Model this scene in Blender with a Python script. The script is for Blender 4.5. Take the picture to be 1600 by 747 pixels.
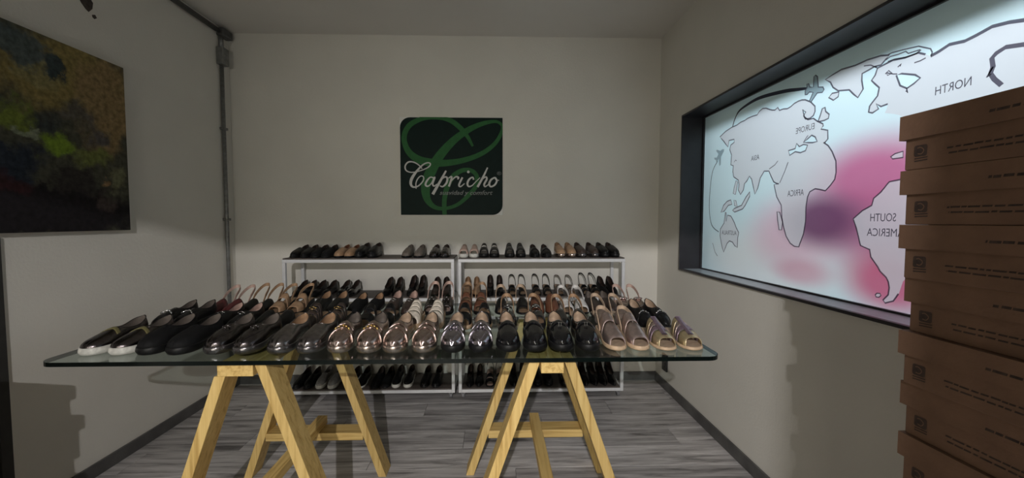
import bpy, bmesh, math, random
import numpy as np
from mathutils import Vector, Matrix
from mathutils.geometry import delaunay_2d_cdt

random.seed(7)
PI = math.pi
for o in list(bpy.data.objects):
    bpy.data.objects.remove(o, do_unlink=True)
scene = bpy.context.scene
COL = scene.collection

# ------------------------------------------------------------------ camera
FPX, CAM_H = 605.0, 1.25
YAW, PITCH, SHX = math.radians(1.5), math.radians(2.70), 0.00825
cam_d = bpy.data.cameras.new('camera')
cam_d.sensor_width = 36.0
cam_d.lens = FPX / 1600.0 * 36.0
cam_d.shift_x = SHX
cam_d.clip_start = 0.02
cam = bpy.data.objects.new('camera', cam_d)
COL.objects.link(cam)
cam.location = (0, 0, CAM_H)
cam.rotation_euler = (PI / 2 - PITCH, 0, -YAW)
scene.camera = cam
CAM_M = Matrix.Translation(cam.location) @ cam.rotation_euler.to_matrix().to_4x4()

def ray(px, py):
    v = Vector(((px - 800.0) / FPX + SHX * 1600.0 / FPX, -(py - 373.5) / FPX, -1.0))
    return (CAM_M.to_3x3() @ v)

def at_x(px, py, X):
    d = ray(px, py); t = X / d.x
    return Vector((X, d.y * t, CAM_H + d.z * t))

def at_y(px, py, Y):
    d = ray(px, py); t = Y / d.y
    return Vector((d.x * t, Y, CAM_H + d.z * t))

# ------------------------------------------------------------------ world, lights, exposure
world = bpy.data.worlds.new('world'); scene.world = world
world.use_nodes = True
world.node_tree.nodes['Background'].inputs[0].default_value = (0.6, 0.65, 0.7, 1)
world.node_tree.nodes['Background'].inputs[1].default_value = 0.05
scene.view_settings.view_transform = 'Standard'
scene.view_settings.look = 'None'
scene.view_settings.gamma = 1.0
scene.view_settings.use_curve_mapping = False
scene.view_settings.exposure = 0.0

def area(name, loc, target, sx, sy, watts, color, shape='RECTANGLE'):
    l = bpy.data.lights.new(name, 'AREA')
    l.shape = shape; l.size = sx
    if shape in ('RECTANGLE', 'ELLIPSE'): l.size_y = sy
    l.energy = watts; l.color = color
    o = bpy.data.objects.new(name, l); COL.objects.link(o)
    o.location = loc
    o.rotation_euler = (Vector(target) - Vector(loc)).to_track_quat('-Z', 'Y').to_euler()
    return o

# lamp in the hall behind the camera: shines in under the half-lowered shutter of the doorway
area('hall_lamp', (-0.187, -1.4, 2.07), (1.9, 2.2, 0.4), 0.05, 0.03, 64, (1.0, 0.965, 0.97), 'ELLIPSE')
# added soft fill from the far end of the hall, lifts the upper walls
area('hall_fill', (-0.9, -3.95, 1.05), (-0.7, 0.0, 1.25), 2.4, 1.5, 74, (1.0, 0.965, 0.85))
# lamps of the corridor behind the frosted window
area('corridor_lamp_near', (2.15, 0.75, 2.45), (1.45, 0.9, 1.4), 0.5, 0.25, 13.5, (0.94, 0.98, 1.0))
area('corridor_lamp_far', (2.25, 1.75, 2.45), (1.45, 1.6, 1.4), 0.5, 0.25, 10.5, (0.86, 0.96, 1.0))

# ------------------------------------------------------------------ materials
MATS = {}
def nodes_of(name):
    m = bpy.data.materials.new(name); m.use_nodes = True
    nt = m.node_tree; nt.nodes.clear()
    out = nt.nodes.new('ShaderNodeOutputMaterial')
    return m, nt, out

def mat(name, col, rough=0.5, metal=0.0, var=0.12, scale=30.0, bump=0.0, bscale=None, coat=0.0, spec=0.5):
    if name in MATS: return MATS[name]
    m, nt, out = nodes_of(name)
    N = nt.nodes; K = nt.links
    p = N.new('ShaderNodeBsdfPrincipled'); K.new(p.outputs[0], out.inputs[0])
    tc = N.new('ShaderNodeTexCoord')
    nz = N.new('ShaderNodeTexNoise'); nz.inputs['Scale'].default_value = scale; nz.inputs['Detail'].default_value = 4
    K.new(tc.outputs['Object'], nz.inputs['Vector'])
    r = N.new('ShaderNodeValToRGB')
    a = [max(0, c * (1 - var)) for c in col]; b = [min(1, c * (1 + var)) for c in col]
    r.color_ramp.elements[0].position = 0.3; r.color_ramp.elements[1].position = 0.7
    r.color_ramp.elements[0].color = (*a, 1); r.color_ramp.elements[1].color = (*b, 1)
    K.new(nz.outputs['Fac'], r.inputs[0]); K.new(r.outputs[0], p.inputs['Base Color'])
    p.inputs['Roughness'].default_value = rough; p.inputs['Metallic'].default_value = metal
    p.inputs['Specular IOR Level'].default_value = spec
    if coat: p.inputs['Coat Weight'].default_value = coat; p.inputs['Coat Roughness'].default_value = 0.05
    if bump:
        n2 = N.new('ShaderNodeTexNoise'); n2.inputs['Scale'].default_value = bscale or scale * 4; n2.inputs['Detail'].default_value = 5
        K.new(tc.outputs['Object'], n2.inputs['Vector'])
        bp = N.new('ShaderNodeBump'); bp.inputs['Strength'].default_value = bump; bp.inputs['Distance'].default_value = 0.004
        K.new(n2.outputs['Fac'], bp.inputs['Height']); K.new(bp.outputs[0], p.inputs['Normal'])
    MATS[name] = m
    return m

M_WALL = mat('painted_plaster', (0.725, 0.705, 0.64), 0.75, var=0.03, scale=3.0, bump=0.25, bscale=90)
M_CEIL = mat('ceiling_paint', (0.73, 0.705, 0.655), 0.85, var=0.03, scale=2.0, bump=0.15, bscale=60)
M_BASE = mat('baseboard_wood', (0.10, 0.098, 0.095), 0.5, var=0.3, scale=8)
M_BLACKMETAL = mat('black_frame', (0.022, 0.02, 0.024), 0.38, var=0.2, scale=12)
M_SILL = mat('sill_aluminium', (0.50, 0.54, 0.58), 0.35, metal=0.0, var=0.1)
M_WHITEMETAL = mat('white_tube', (0.66, 0.67, 0.68), 0.4, var=0.04)
M_SHELF = mat('shelf_board', (0.085, 0.07, 0.062), 0.55, var=0.25, scale=10)
M_GALV = mat('galvanised_pipe', (0.22, 0.225, 0.22), 0.45, metal=0.55, var=0.2, scale=40)
M_PIPEDARK = mat('dark_pipe', (0.10, 0.10, 0.10), 0.5, metal=0.4, var=0.2, scale=40)
M_RUBBER = mat('grey_rubber', (0.16, 0.16, 0.17), 0.55)
M_GREY = mat('grey_plastic', (0.30, 0.30, 0.31), 0.5)
M_BLACK = mat('black_plastic', (0.012, 0.012, 0.013), 0.4)
M_CARD = mat('kraft_cardboard', (0.175, 0.098, 0.060), 0.8, var=0.14, scale=14, bump=0.2, bscale=120)
M_INK = mat('brown_ink', (0.045, 0.028, 0.022), 0.8, var=0.5, scale=60)
M_PAPER = mat('white_paper', (0.78, 0.77, 0.74), 0.8, var=0.03)

def wood_mat(name, c0, c1, c2, axis, rough=0.5, stretch=14.0, scale=6.0):
    m, nt, out = nodes_of(name); N = nt.nodes; K = nt.links
    p = N.new('ShaderNodeBsdfPrincipled'); K.new(p.outputs[0], out.inputs[0])
    tc = N.new('ShaderNodeTexCoord'); oi = N.new('ShaderNodeObjectInfo')
    mp = N.new('ShaderNodeMapping')
    sc = [stretch] * 3; sc[axis] = 1.0
    mp.inputs['Scale'].default_value = sc
    va = N.new('ShaderNodeVectorMath'); va.operation = 'ADD'
    mu = N.new('ShaderNodeMath'); mu.operation = 'MULTIPLY'; mu.inputs[1].default_value = 37.0
    K.new(oi.outputs['Random'], mu.inputs[0])
    K.new(tc.outputs['Object'], mp.inputs['Vector']); K.new(mp.outputs[0], va.inputs[0]); K.new(mu.outputs[0], va.inputs[1])
    nz = N.new('ShaderNodeTexNoise'); nz.inputs['Scale'].default_value = scale; nz.inputs['Detail'].default_value = 8; nz.inputs['Roughness'].default_value = 0.65
    nz.inputs['Distortion'].default_value = 0.6
    K.new(va.outputs[0], nz.inputs['Vector'])
    r = N.new('ShaderNodeValToRGB'); e = r.color_ramp.elements
    e[0].position = 0.32; e[0].color = (*c0, 1); e[1].position = 0.68; e[1].color = (*c2, 1)
    x = e.new(0.5); x.color = (*c1, 1)
    K.new(nz.outputs['Fac'], r.inputs[0])
    hv = N.new('ShaderNodeHueSaturation')
    mr = N.new('ShaderNodeMapRange'); mr.inputs['To Min'].default_value = 0.82; mr.inputs['To Max'].default_value = 1.16
    K.new(oi.outputs['Random'], mr.inputs['Value']); K.new(mr.outputs[0], hv.inputs['Value'])
    K.new(r.outputs[0], hv.inputs['Color']); K.new(hv.outputs[0], p.inputs['Base Color'])
    p.inputs['Roughness'].default_value = rough
    bp = N.new('ShaderNodeBump'); bp.inputs['Strength'].default_value = 0.15; bp.inputs['Distance'].default_value = 0.002
    K.new(nz.outputs['Fac'], bp.inputs['Height']); K.new(bp.outputs[0], p.inputs['Normal'])
    return m
M_PLANK = wood_mat('grey_laminate', (0.13, 0.122, 0.12), (0.45, 0.43, 0.422), (0.68, 0.655, 0.645), 0, 0.42, 12, 2.2)
M_PINE = {a: wood_mat('pine_%s' % 'xyz'[a], (0.44, 0.27, 0.075), (0.66, 0.46, 0.165), (0.74, 0.54, 0.215), a, 0.5, 22, 3.0) for a in range(3)}

def glass_mat():
    m, nt, out = nodes_of('table_glass'); N = nt.nodes; K = nt.links
    tr = N.new('ShaderNodeBsdfTransparent'); tr.inputs[0].default_value = (0.80, 0.86, 0.84, 1)
    gl = N.new('ShaderNodeBsdfGlossy'); gl.inputs['Roughness'].default_value = 0.02; gl.inputs[0].default_value = (0.9, 0.95, 0.95, 1)
    fr = N.new('ShaderNodeFresnel'); fr.inputs[0].default_value = 1.5
    mx = N.new('ShaderNodeMixShader')
    ge = N.new('ShaderNodeNewGeometry'); iv = N.new('ShaderNodeMath'); iv.operation = 'SUBTRACT'; iv.inputs[0].default_value = 1.0
    K.new(ge.outputs['Backfacing'], iv.inputs[1])
    mu = N.new('ShaderNodeMath'); mu.operation = 'MULTIPLY'; K.new(fr.outputs[0], mu.inputs[0]); K.new(iv.outputs[0], mu.inputs[1])
    K.new(mu.outputs[0], mx.inputs[0]); K.new(tr.outputs[0], mx.inputs[1]); K.new(gl.outputs[0], mx.inputs[2])
    K.new(mx.outputs[0], out.inputs[0])
    return m
M_GLASS = glass_mat()
M_GLASSEDGE = mat('glass_edge', (0.003, 0.006, 0.0055), 0.15, var=0.1, spec=0.3)

# ------------------------------------------------------------------ mesh helpers
def link(o, parent=None):
    COL.objects.link(o)
    if parent is not None: o.parent = parent
    return o

def mesh(name, verts, faces, mats, smooth=False, midx=None):
    me = bpy.data.meshes.new(name)
    me.from_pydata([tuple(v) for v in verts], [], faces)
    for m in (mats if isinstance(mats, (list, tuple)) else [mats]): me.materials.append(m)
    if midx is not None: me.polygons.foreach_set('material_index', midx)
    if smooth: me.polygons.foreach_set('use_smooth', [True] * len(me.polygons))
    me.update()
    return me

def obj(name, me, parent=None, loc=None):
    o = bpy.data.objects.new(name, me); link(o, parent)
    if loc is not None: o.location = loc
    return o

def empty(name, loc=(0, 0, 0), rz=0.0):
    o = bpy.data.objects.new(name, None); link(o)
    o.empty_display_size = 0.05
    o.location = loc; o.rotation_euler = (0, 0, rz)
    return o

def tag(o, label=None, cat=None, group=None, kind=None):
    if label: o['label'] = label
    if cat: o['category'] = cat
    if group: o['group'] = group
    if kind: o['kind'] = kind
    return o

class MB:
    def __init__(s): s.v = []; s.f = []; s.m = []
    def add(s, v, f, mi=0):
        n = len(s.v); s.v += [tuple(p) for p in v]; s.f += [tuple(i + n for i in q) for q in f]; s.m += [mi] * len(f)
        return s
    def box(s, a, b, mi=0):
        x0, y0, z0 = a; x1, y1, z1 = b
        v = [(x0,y0,z0),(x1,y0,z0),(x1,y1,z0),(x0,y1,z0),(x0,y0,z1),(x1,y0,z1),(x1,y1,z1),(x0,y1,z1)]
        return s.add(v, [(0,3,2,1),(4,5,6,7),(0,1,5,4),(1,2,6,5),(2,3,7,6),(3,0,4,7)], mi)
    def tube(s, pts, rad, n=8, closed=False, mi=0):
        pts = [Vector(p) for p in pts]; k = len(pts)
        rads = rad if isinstance(rad, (list, tuple)) else [rad] * k
        rings = []
        up = None
        for i in range(k):
            a = pts[(i - 1) % k] if (closed or i > 0) else pts[i]
            b = pts[(i + 1) % k] if (closed or i < k - 1) else pts[i]
            t = (b - a).normalized()
            if up is None:
                up = t.orthogonal().normalized()
            up = (up - t * up.dot(t))
            if up.length < 1e-6: up = t.orthogonal()
            up.normalize(); w = t.cross(up)
            rings.append([pts[i] + (up * math.cos(2*PI*j/n) + w * math.sin(2*PI*j/n)) * rads[i] for j in range(n)])
        v = [p for r in rings for p in r]; f = []
        for i in range(k if closed else k - 1):
            i2 = (i + 1) % k
            for j in range(n):
                j2 = (j + 1) % n
                f.append((i*n+j, i*n+j2, i2*n+j2, i2*n+j))
        if not closed:
            f.append(tuple(range(n - 1, -1, -1))); f.append(tuple((k-1)*n + j for j in range(n)))
        return s.add(v, f, mi)
    def cyl(s, c, axis, r, h, n=16, mi=0):
        c = Vector(c); a = Vector(axis).normalized()
        return s.tube([c - a*h/2, c + a*h/2], r, n, mi=mi)
    def ball(s, c, r, n=8, mi=0, sc=(1,1,1)):
        v = []; f = []
        m = n // 2
        for i in range(m + 1):
            th = PI * i / m
            for j in range(n):
                ph = 2*PI*j/n
                v.append((c[0]+r*sc[0]*math.sin(th)*math.cos(ph), c[1]+r*sc[1]*math.sin(th)*math.sin(ph), c[2]+r*sc[2]*math.cos(th)))
        for i in range(m):
            for j in range(n):
                f.append((i*n+j, (i+1)*n+j, (i+1)*n+(j+1)%n, i*n+(j+1)%n))
        return s.add(v, f, mi)
    def me(s, name, mats, smooth=False, bevel=0.0):
        me = mesh(name, s.v, s.f, mats, smooth, s.m)
        if bevel:
            bm = bmesh.new(); bm.from_mesh(me)
            bmesh.ops.bevel(bm, geom=list(bm.edges), offset=bevel, segments=2, affect='EDGES', profile=0.5)
            bm.to_mesh(me); bm.free()
        return me
    def build(s, name, mats, parent=None, smooth=False, bevel=0.0, loc=None):
        return obj(name, s.me(name, mats, smooth, bevel), parent, loc)

def ribbon2d(pts, widths, closed=False):
    """variable width stroke in a plane: returns 2d verts and quads"""
    pts = [Vector(p) for p in pts]; k = len(pts); v = []; f = []
    if not hasattr(widths, '__len__'): widths = [widths] * k
    for i in range(k):
        a = pts[(i-1) % k] if (closed or i > 0) else pts[i]
        b = pts[(i+1) % k] if (closed or i < k-1) else pts[i]
        t = (b - a)
        if t.length < 1e-9: t = Vector((1, 0))
        t.normalize(); n = Vector((-t.y, t.x)) * widths[i] * 0.5
        v += [pts[i] + n, pts[i] - n]
    for i in range(k if closed else k - 1):
        j = (i + 1) % k
        f.append((2*i, 2*i+1, 2*j+1, 2*j))
    return v, f

def spline2d(cp, n=6, closed=False):
    """catmull-rom through tuples of any dimension"""
    cp = [np.array(c, float) for c in cp]; k = len(cp); out = []
    for i in range(k if closed else k - 1):
        if closed: p0, p1, p2, p3 = cp[(i-1) % k], cp[i], cp[(i+1) % k], cp[(i+2) % k]
        else: p0, p1, p2, p3 = cp[max(i-1, 0)], cp[i], cp[i+1], cp[min(i+2, k-1)]
        for j in range(n):
            t = j / n
            out.append(0.5*((2*p1) + (p2-p0)*t + (2*p0-5*p1+4*p2-p3)*t*t + (3*p1-p0-3*p2+p3)*t**3))
    if not closed: out.append(cp[-1])
    return out

# ------------------------------------------------------------------ the room
XL, XR, YB, YF, ZC = -1.95, 1.276, 2.97, -0.44, 2.63
WT = 0.28                       # thickness of the window wall
WY0, WY1, WZ0, WZ1 = 0.15, 2.60, 0.915, 1.955   # window opening
XP = 1.414                      # the pane
CX1 = 3.0                       # far wall of the corridor

def struct(name, mb, m, parent=None, **kw):
    o = mb.build(name, m, parent, **kw)
    if parent is None: o['kind'] = 'structure'
    return o

floor = struct('floor', MB().box((-3.6, -4.1, -0.12), (CX1 + 0.2, YB + 0.2, -0.011)), mat('screed', (0.05, 0.05, 0.05), 0.8))
PW, PL = 0.178, 1.22
pcache = {}
row = 0
y = YB
while y > YF - 0.05:
    y0 = y - PW
    off = (row * 0.47) % PL
    x = XL - off
    while x < XR:
        a, b = max(x, XL), min(x + PL, XR)
        if b - a > 0.02:
            k = round(b - a, 3)
            if k not in pcache:
                pcache[k] = MB().box((0.0008, 0.0008, -0.011), (k - 0.0008, PW - 0.0008, 0.0)).me('plank', M_PLANK, bevel=0.0012)
            obj('plank', pcache[k], floor, (a, y0, 0))
        x += PL
    y = y0; row += 1
# hall and corridor floor: one sheet beyond the room
MB().box((-3.5, -4.0, -0.011), (XR, y, -0.001)).box((XR, -4.0, -0.011), (CX1, YB, -0.001)).build('hall_floor_sheet', mat('hall_floor', (0.22, 0.21, 0.2), 0.5), floor)

struct('ceiling', MB().box((-3.6, -4.1, ZC), (CX1 + 0.2, YB + 0.2, ZC + 0.1)), M_CEIL)
struct('wall_back', MB().box((XL - 0.12, YB, 0), (CX1 + 0.12, YB + 0.12, ZC)), M_WALL)
struct('wall_left', MB().box((XL - 0.12, YF, 0), (XL, YB, ZC)), M_WALL)
wr = MB()
wr.box((XR, YF, 0), (XR + WT, YB, WZ0)).box((XR, YF, WZ1), (XR + WT, YB, ZC)).box((XR, WY1, WZ0), (XR + WT, YB, WZ1)).box((XR, YF, WZ0), (XR + WT, WY0, WZ1))
struct('wall_right', wr, M_WALL)
# wall behind the camera with a wide doorway whose head cuts the hall light
DX0, DX1, DH = -1.40, 0.275, 1.859
wf = MB()
wf.box((XL - 0.12, YF - 0.06, 0), (DX0, YF, ZC)).box((DX1, YF - 0.06, 0), (XR + WT, YF, ZC)).box((DX0, YF - 0.06, DH), (DX1, YF, ZC))
struct('wall_front', wf, M_WALL)
wh = MB()
wh.box((-3.6, -4.1, 0), (CX1 + 0.1, -4.0, ZC)).box((-3.6, -4.0, 0), (-3.5, YF, ZC)).box((-3.5, YF - 0.12, 0), (XL - 0.12, YF, ZC))
struct('wall_hall', wh, M_WALL)
wc = MB()
wc.box((CX1, -4.0, 0), (CX1 + 0.1, YB, ZC)).box((XR + WT, YF - 0.12, 0), (CX1, YF, ZC))
struct('wall_corridor', wc, M_WALL)

BH, BT = 0.066, 0.012
struct('baseboard_back', MB().box((XL, YB - BT, 0), (XR, YB, BH)), M_BASE, bevel=0.002)
struct('baseboard_left', MB().box((XL, YF, 0), (XL + BT, YB - BT, BH)), M_BASE, bevel=0.002)
struct('baseboard_right', MB().box((XR - BT, YF, 0), (XR, YB - BT, BH)), M_BASE, bevel=0.002)
# dark vertical strip on the left wall at the edge of the picture
struct('wall_strip_1', MB().box((XL, 1.532, BH), (XL + 0.014, 1.572, 1.185)), mat('dark_strip', (0.03, 0.03, 0.028), 0.6), bevel=0.003)

# ------------------------------------------------------------------ the frosted window with the map print
win = empty('window_1', (XR, (WY0 + WY1) / 2, WZ0)); win['kind'] = 'structure'
win['label'] = 'backlit frosted window with a mirrored world map print in a black frame'
wl = Vector(win.location)
def wpart(name, mb, m, parent=None, **kw):
    o = mb.build(name, m, parent or win, **kw)
    if parent is None: o.location = -wl
    return o
E = 0.014
wpart('frame_side', MB().box((XR - E, WY1 - 0.012, WZ0), (XR + WT + 0.005, WY1, WZ1)), M_BLACKMETAL, bevel=0.001)
wpart('frame_side', MB().box((XR - E, WY0, WZ0), (XR + WT + 0.005, WY0 + 0.012, WZ1)), M_BLACKMETAL, bevel=0.001)
wpart('frame_head', MB().box((XR - E, WY0 + 0.012, WZ1 - 0.012), (XR + WT + 0.005, WY1 - 0.012, WZ1)), M_BLACKMETAL, bevel=0.001)
wpart('frame_edge', MB().box((XR - E, WY0 + 0.012, WZ0), (XR + 0.004, WY1 - 0.012, WZ0 + 0.013)), M_BLACKMETAL, bevel=0.001)
wpart('sill', MB().box((XR + 0.004, WY0 + 0.012, WZ0), (XR + WT, WY1 - 0.012, WZ0 + 0.010)), M_SILL, bevel=0.001)
gb = 0.012
wpart('pane_bead', MB().box((XP - 0.012, WY0 + 0.012, WZ0 + 0.010), (XP - 0.001, WY1 - 0.012, WZ0 + 0.018)).box((XP - 0.012, WY0 + 0.012, WZ1 - 0.022), (XP - 0.001, WY1 - 0.012, WZ1 - 0.012)).box((XP - 0.012, WY1 - 0.022, WZ0 + 0.018), (XP - 0.001, WY1 - 0.012, WZ1 - 0.022)), M_BLACKMETAL)

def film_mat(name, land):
    """translucent vinyl film, printed pale blue, land areas paler; blurred pink and purple backdrop painted into its colour"""
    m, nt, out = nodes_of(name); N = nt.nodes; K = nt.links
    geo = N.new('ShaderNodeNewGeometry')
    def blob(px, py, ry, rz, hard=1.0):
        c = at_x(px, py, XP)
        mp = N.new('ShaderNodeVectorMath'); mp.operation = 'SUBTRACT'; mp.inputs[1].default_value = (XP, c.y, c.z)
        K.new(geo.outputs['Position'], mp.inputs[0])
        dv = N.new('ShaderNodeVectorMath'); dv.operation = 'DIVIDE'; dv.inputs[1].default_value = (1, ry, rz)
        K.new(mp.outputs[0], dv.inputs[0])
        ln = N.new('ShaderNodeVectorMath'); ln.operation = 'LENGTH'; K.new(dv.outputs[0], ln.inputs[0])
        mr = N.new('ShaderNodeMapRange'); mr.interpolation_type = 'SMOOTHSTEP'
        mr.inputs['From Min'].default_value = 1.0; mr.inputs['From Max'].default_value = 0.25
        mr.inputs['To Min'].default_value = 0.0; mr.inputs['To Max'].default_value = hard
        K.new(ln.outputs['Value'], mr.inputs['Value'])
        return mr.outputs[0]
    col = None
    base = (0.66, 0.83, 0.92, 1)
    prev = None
    for (px, py, ry, rz, hard, c) in (  # pink and purple: blurred things beyond the pane, painted into the film
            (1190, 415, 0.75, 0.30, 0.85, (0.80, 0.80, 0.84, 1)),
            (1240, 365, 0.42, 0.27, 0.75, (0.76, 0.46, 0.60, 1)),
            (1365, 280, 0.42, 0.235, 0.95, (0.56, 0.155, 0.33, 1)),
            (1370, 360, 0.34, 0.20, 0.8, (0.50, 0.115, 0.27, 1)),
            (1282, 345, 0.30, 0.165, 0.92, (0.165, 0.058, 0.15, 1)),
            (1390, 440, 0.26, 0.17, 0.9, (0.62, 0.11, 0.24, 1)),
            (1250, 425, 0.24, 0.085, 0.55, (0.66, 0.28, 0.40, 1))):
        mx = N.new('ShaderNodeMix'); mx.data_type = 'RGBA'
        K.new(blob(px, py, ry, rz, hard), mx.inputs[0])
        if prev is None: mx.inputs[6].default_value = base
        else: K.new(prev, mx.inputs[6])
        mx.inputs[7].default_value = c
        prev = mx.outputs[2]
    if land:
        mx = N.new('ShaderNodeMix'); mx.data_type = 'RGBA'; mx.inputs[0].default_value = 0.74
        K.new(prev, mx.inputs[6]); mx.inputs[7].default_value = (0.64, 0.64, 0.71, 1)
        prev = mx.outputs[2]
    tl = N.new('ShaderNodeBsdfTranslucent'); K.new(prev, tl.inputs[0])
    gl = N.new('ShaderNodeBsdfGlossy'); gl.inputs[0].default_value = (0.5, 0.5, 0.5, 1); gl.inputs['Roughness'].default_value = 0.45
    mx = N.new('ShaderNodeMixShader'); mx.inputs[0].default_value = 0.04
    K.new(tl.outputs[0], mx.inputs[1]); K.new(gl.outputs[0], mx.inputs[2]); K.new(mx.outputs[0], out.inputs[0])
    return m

def line_film(name, c):
    m, nt, out = nodes_of(name); N = nt.nodes; K = nt.links
    tl = N.new('ShaderNodeBsdfTranslucent'); tl.inputs[0].default_value = (*c, 1)
    df = N.new('ShaderNodeBsdfDiffuse'); df.inputs[0].default_value = (*[k * 0.4 for k in c], 1)
    mx = N.new('ShaderNodeMixShader'); mx.inputs[0].default_value = 0.3
    K.new(tl.outputs[0], mx.inputs[1]); K.new(df.outputs[0], mx.inputs[2]); K.new(mx.outputs[0], out.inputs[0])
    return m
M_LINE = line_film('map_line_ink', (0.24, 0.22, 0.27))
M_TEXT = line_film('map_letter_ink', (0.15, 0.14, 0.18))
M_TRAIL = line_film('map_trail_ink', (0.10, 0.09, 0.12))
M_PLANE = line_film('map_plane_ink', (0.60, 0.66, 0.70))

def cropmap(x0, y0, s):
    return lambda pts: [(x0 + a / s, y0 + b / s) for a, b in pts]
cA, cB, cC, cD, cE = cropmap(1100, 80, 4.668), cropmap(1270, 0, 3.736), cropmap(1090, 200, 3.559), cropmap(1190, 160, 3.113), cropmap(1300, 260, 3.1127)
def toyz(pxs):
    r = []
    for a, b in pxs:
        p = at_x(a, b, XP); r.append((p.y, p.z))
    return r
eurasia = (cA([(118,625),(160,585),(205,555),(240,540),(270,518),(300,505),(320,490),(355,475),(390,465),(405,440),(430,418),(455,416),(480,425),(500,430),(520,430),(540,410),(552,432),(580,422),(610,420),(635,405),(660,382),(690,365),(715,356),(740,355),(780,370),(812,402),(812,440),(800,470),(775,490),(742,495),(728,470),(745,445),(722,425),(735,480),(760,500),(800,490),(830,512),(870,530),(872,545),(855,568),(905,577),(906,640),(885,665)])
  + cD([(303,195),(325,210),(345,240),(363,285),(364,340),(357,375),(335,405),(312,430),(285,424),(262,420),(236,435),(225,460),(217,510),(215,580),(205,640),(182,703),(160,700),(140,685),(120,650),(108,605),(100,560),(97,500),(75,460),(62,400),(85,396)])
  + cC([(440,308),(425,300),(410,268),(398,240),(372,240),(350,278),(336,335),(320,368),(312,330),(302,285),(290,268),(275,295),(262,310),(256,345),(240,370),(228,345),(232,315),(228,290),(202,272),(197,242),(200,210),(186,205),(190,150),(180,120),(186,95),(205,80),(205,63),(176,70),(170,105),(158,90),(148,75),(136,62)]))
africa_sea = cD([(132,235),(165,225),(172,200),(185,215),(205,205),(225,208),(215,235),(190,245),(165,240),(138,258)])
med = cD([(205,195),(225,178),(245,160),(262,168),(272,190),(250,196),(228,196)])
madag = cD([(76,532),(90,535),(103,582),(99,620),(86,620),(79,570)])
austral = cC([(160,520),(168,485),(186,490),(196,507),(206,527),(216,555),(230,582),(224,612),(222,665),(208,655),(195,635),(178,628),(165,642),(156,665),(146,690),(138,665),(126,600),(128,562),(148,530),(156,468),(160,470)])
guinea = cC([(131,470),(146,430),(166,408),(186,400),(192,425),(172,430),(150,462)])
indo = cC([(196,458),(207,447),(246,430),(270,385),(292,355),(291,380),(266,430),(252,450),(207,468)])
borneo = cC([(203,402),(215,405),(222,440),(207,432)])
phil = cC([(215,292),(205,330),(199,365),(212,370),(220,330),(224,300)])
uk = cA([(835,510),(850,470),(865,420),(885,410),(890,440),(915,460),(910,490),(880,505),(850,512)])
green = cB([(75,465),(120,435),(170,405),(250,382),(320,350),(400,325),(450,322),(430,345),(400,380),(360,390),(335,405),(290,430),(288,470),(296,520),(265,570),(240,550),(215,525),(150,530),(120,510),(105,480)])
iceland = cB([(95,570),(115,545),(155,537),(150,565),(122,585)])
namer = cB([(690,328),(740,300),(800,260),(890,240),(960,205),(1050,155),(1150,130),(1233,118),(1500,95),(1500,900),(700,900),(560,700),(505,672),(470,665),(420,660),(430,640),(440,607),(400,622),(372,606),(386,636),(350,660),(328,655),(334,620),(350,598),(380,560),(390,512),(365,490),(345,470),(366,440),(380,398),(430,372),(470,352),(540,338),(620,308),(660,318)])
hudson = cB([(490,440),(520,430),(600,437),(630,455),(590,490),(552,516),(512,500)])
samer = cE([(345,60),(330,65),(280,75),(240,125),(205,155),(195,190),(150,215),(105,255),(120,300),(140,385),(185,405),(190,440),(225,490),(235,510),(265,540),(275,560),(280,590),(275,625),(250,650),(260,665),(300,655),(325,620),(345,560),(420,480),(520,300),(480,120)])
falk = cE([(212,625),(220,617),(235,618),(240,628),(230,637),(216,635)])
carib = cD([(630,265),(650,250),(690,238),(690,268),(640,275)])
gulf = cB([(1105,498),(1062,462),(1040,430),(1055,390),(1048,340),(1075,310),(1130,275),(1233,260),(1420,250),(1420,600),(1200,600)])
lands = [eurasia, madag, austral, guinea, indo, borneo, phil, uk, green, iceland, namer, samer, falk, carib]
seas = [africa_sea, med, hudson]

# one sheet of film, cut along the coast lines so that land and sea are separate faces
rect = [(WY0 + 0.012, WZ0 + 0.010), (WY1 - 0.012, WZ0 + 0.010), (WY1 - 0.012, WZ1 - 0.012), (WY0 + 0.012, WZ1 - 0.012)]
def clampyz(P):
    return [(min(max(a, WY0 + 0.02), WY1 - 0.02), min(max(b, WZ0 + 0.02), WZ1 - 0.02)) for a, b in P]
def ccw(P):
    A = sum(P[i-1][0] * P[i][1] - P[i][0] * P[i-1][1] for i in range(len(P)))
    return P if A > 0 else P[::-1]
polys = [ccw(clampyz(toyz(p))) for p in lands] + [ccw(clampyz(toyz(p))) for p in seas]
V2 = [Vector(p) for p in rect]; F2 = [[0, 1, 2, 3]]
for p in polys:
    n = len(V2); V2 += [Vector(q) for q in p]; F2.append(list(range(n, n + len(p))))
ov, oe, of, _, _, ofo = delaunay_2d_cdt(V2, [], F2, 0, 1e-5)
nl = len(lands)
mi = []
for k in range(len(of)):
    ids = ofo[k]
    sea = any(i > nl for i in ids); ld = any(1 <= i <= nl for i in ids)
    mi.append(1 if (ld and not sea) else 0)
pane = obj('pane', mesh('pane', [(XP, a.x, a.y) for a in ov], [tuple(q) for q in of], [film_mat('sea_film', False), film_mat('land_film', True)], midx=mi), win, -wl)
pane['label'] = 'frosted film with a world map print, blurred pink and purple backdrop painted over the oceans'

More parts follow.
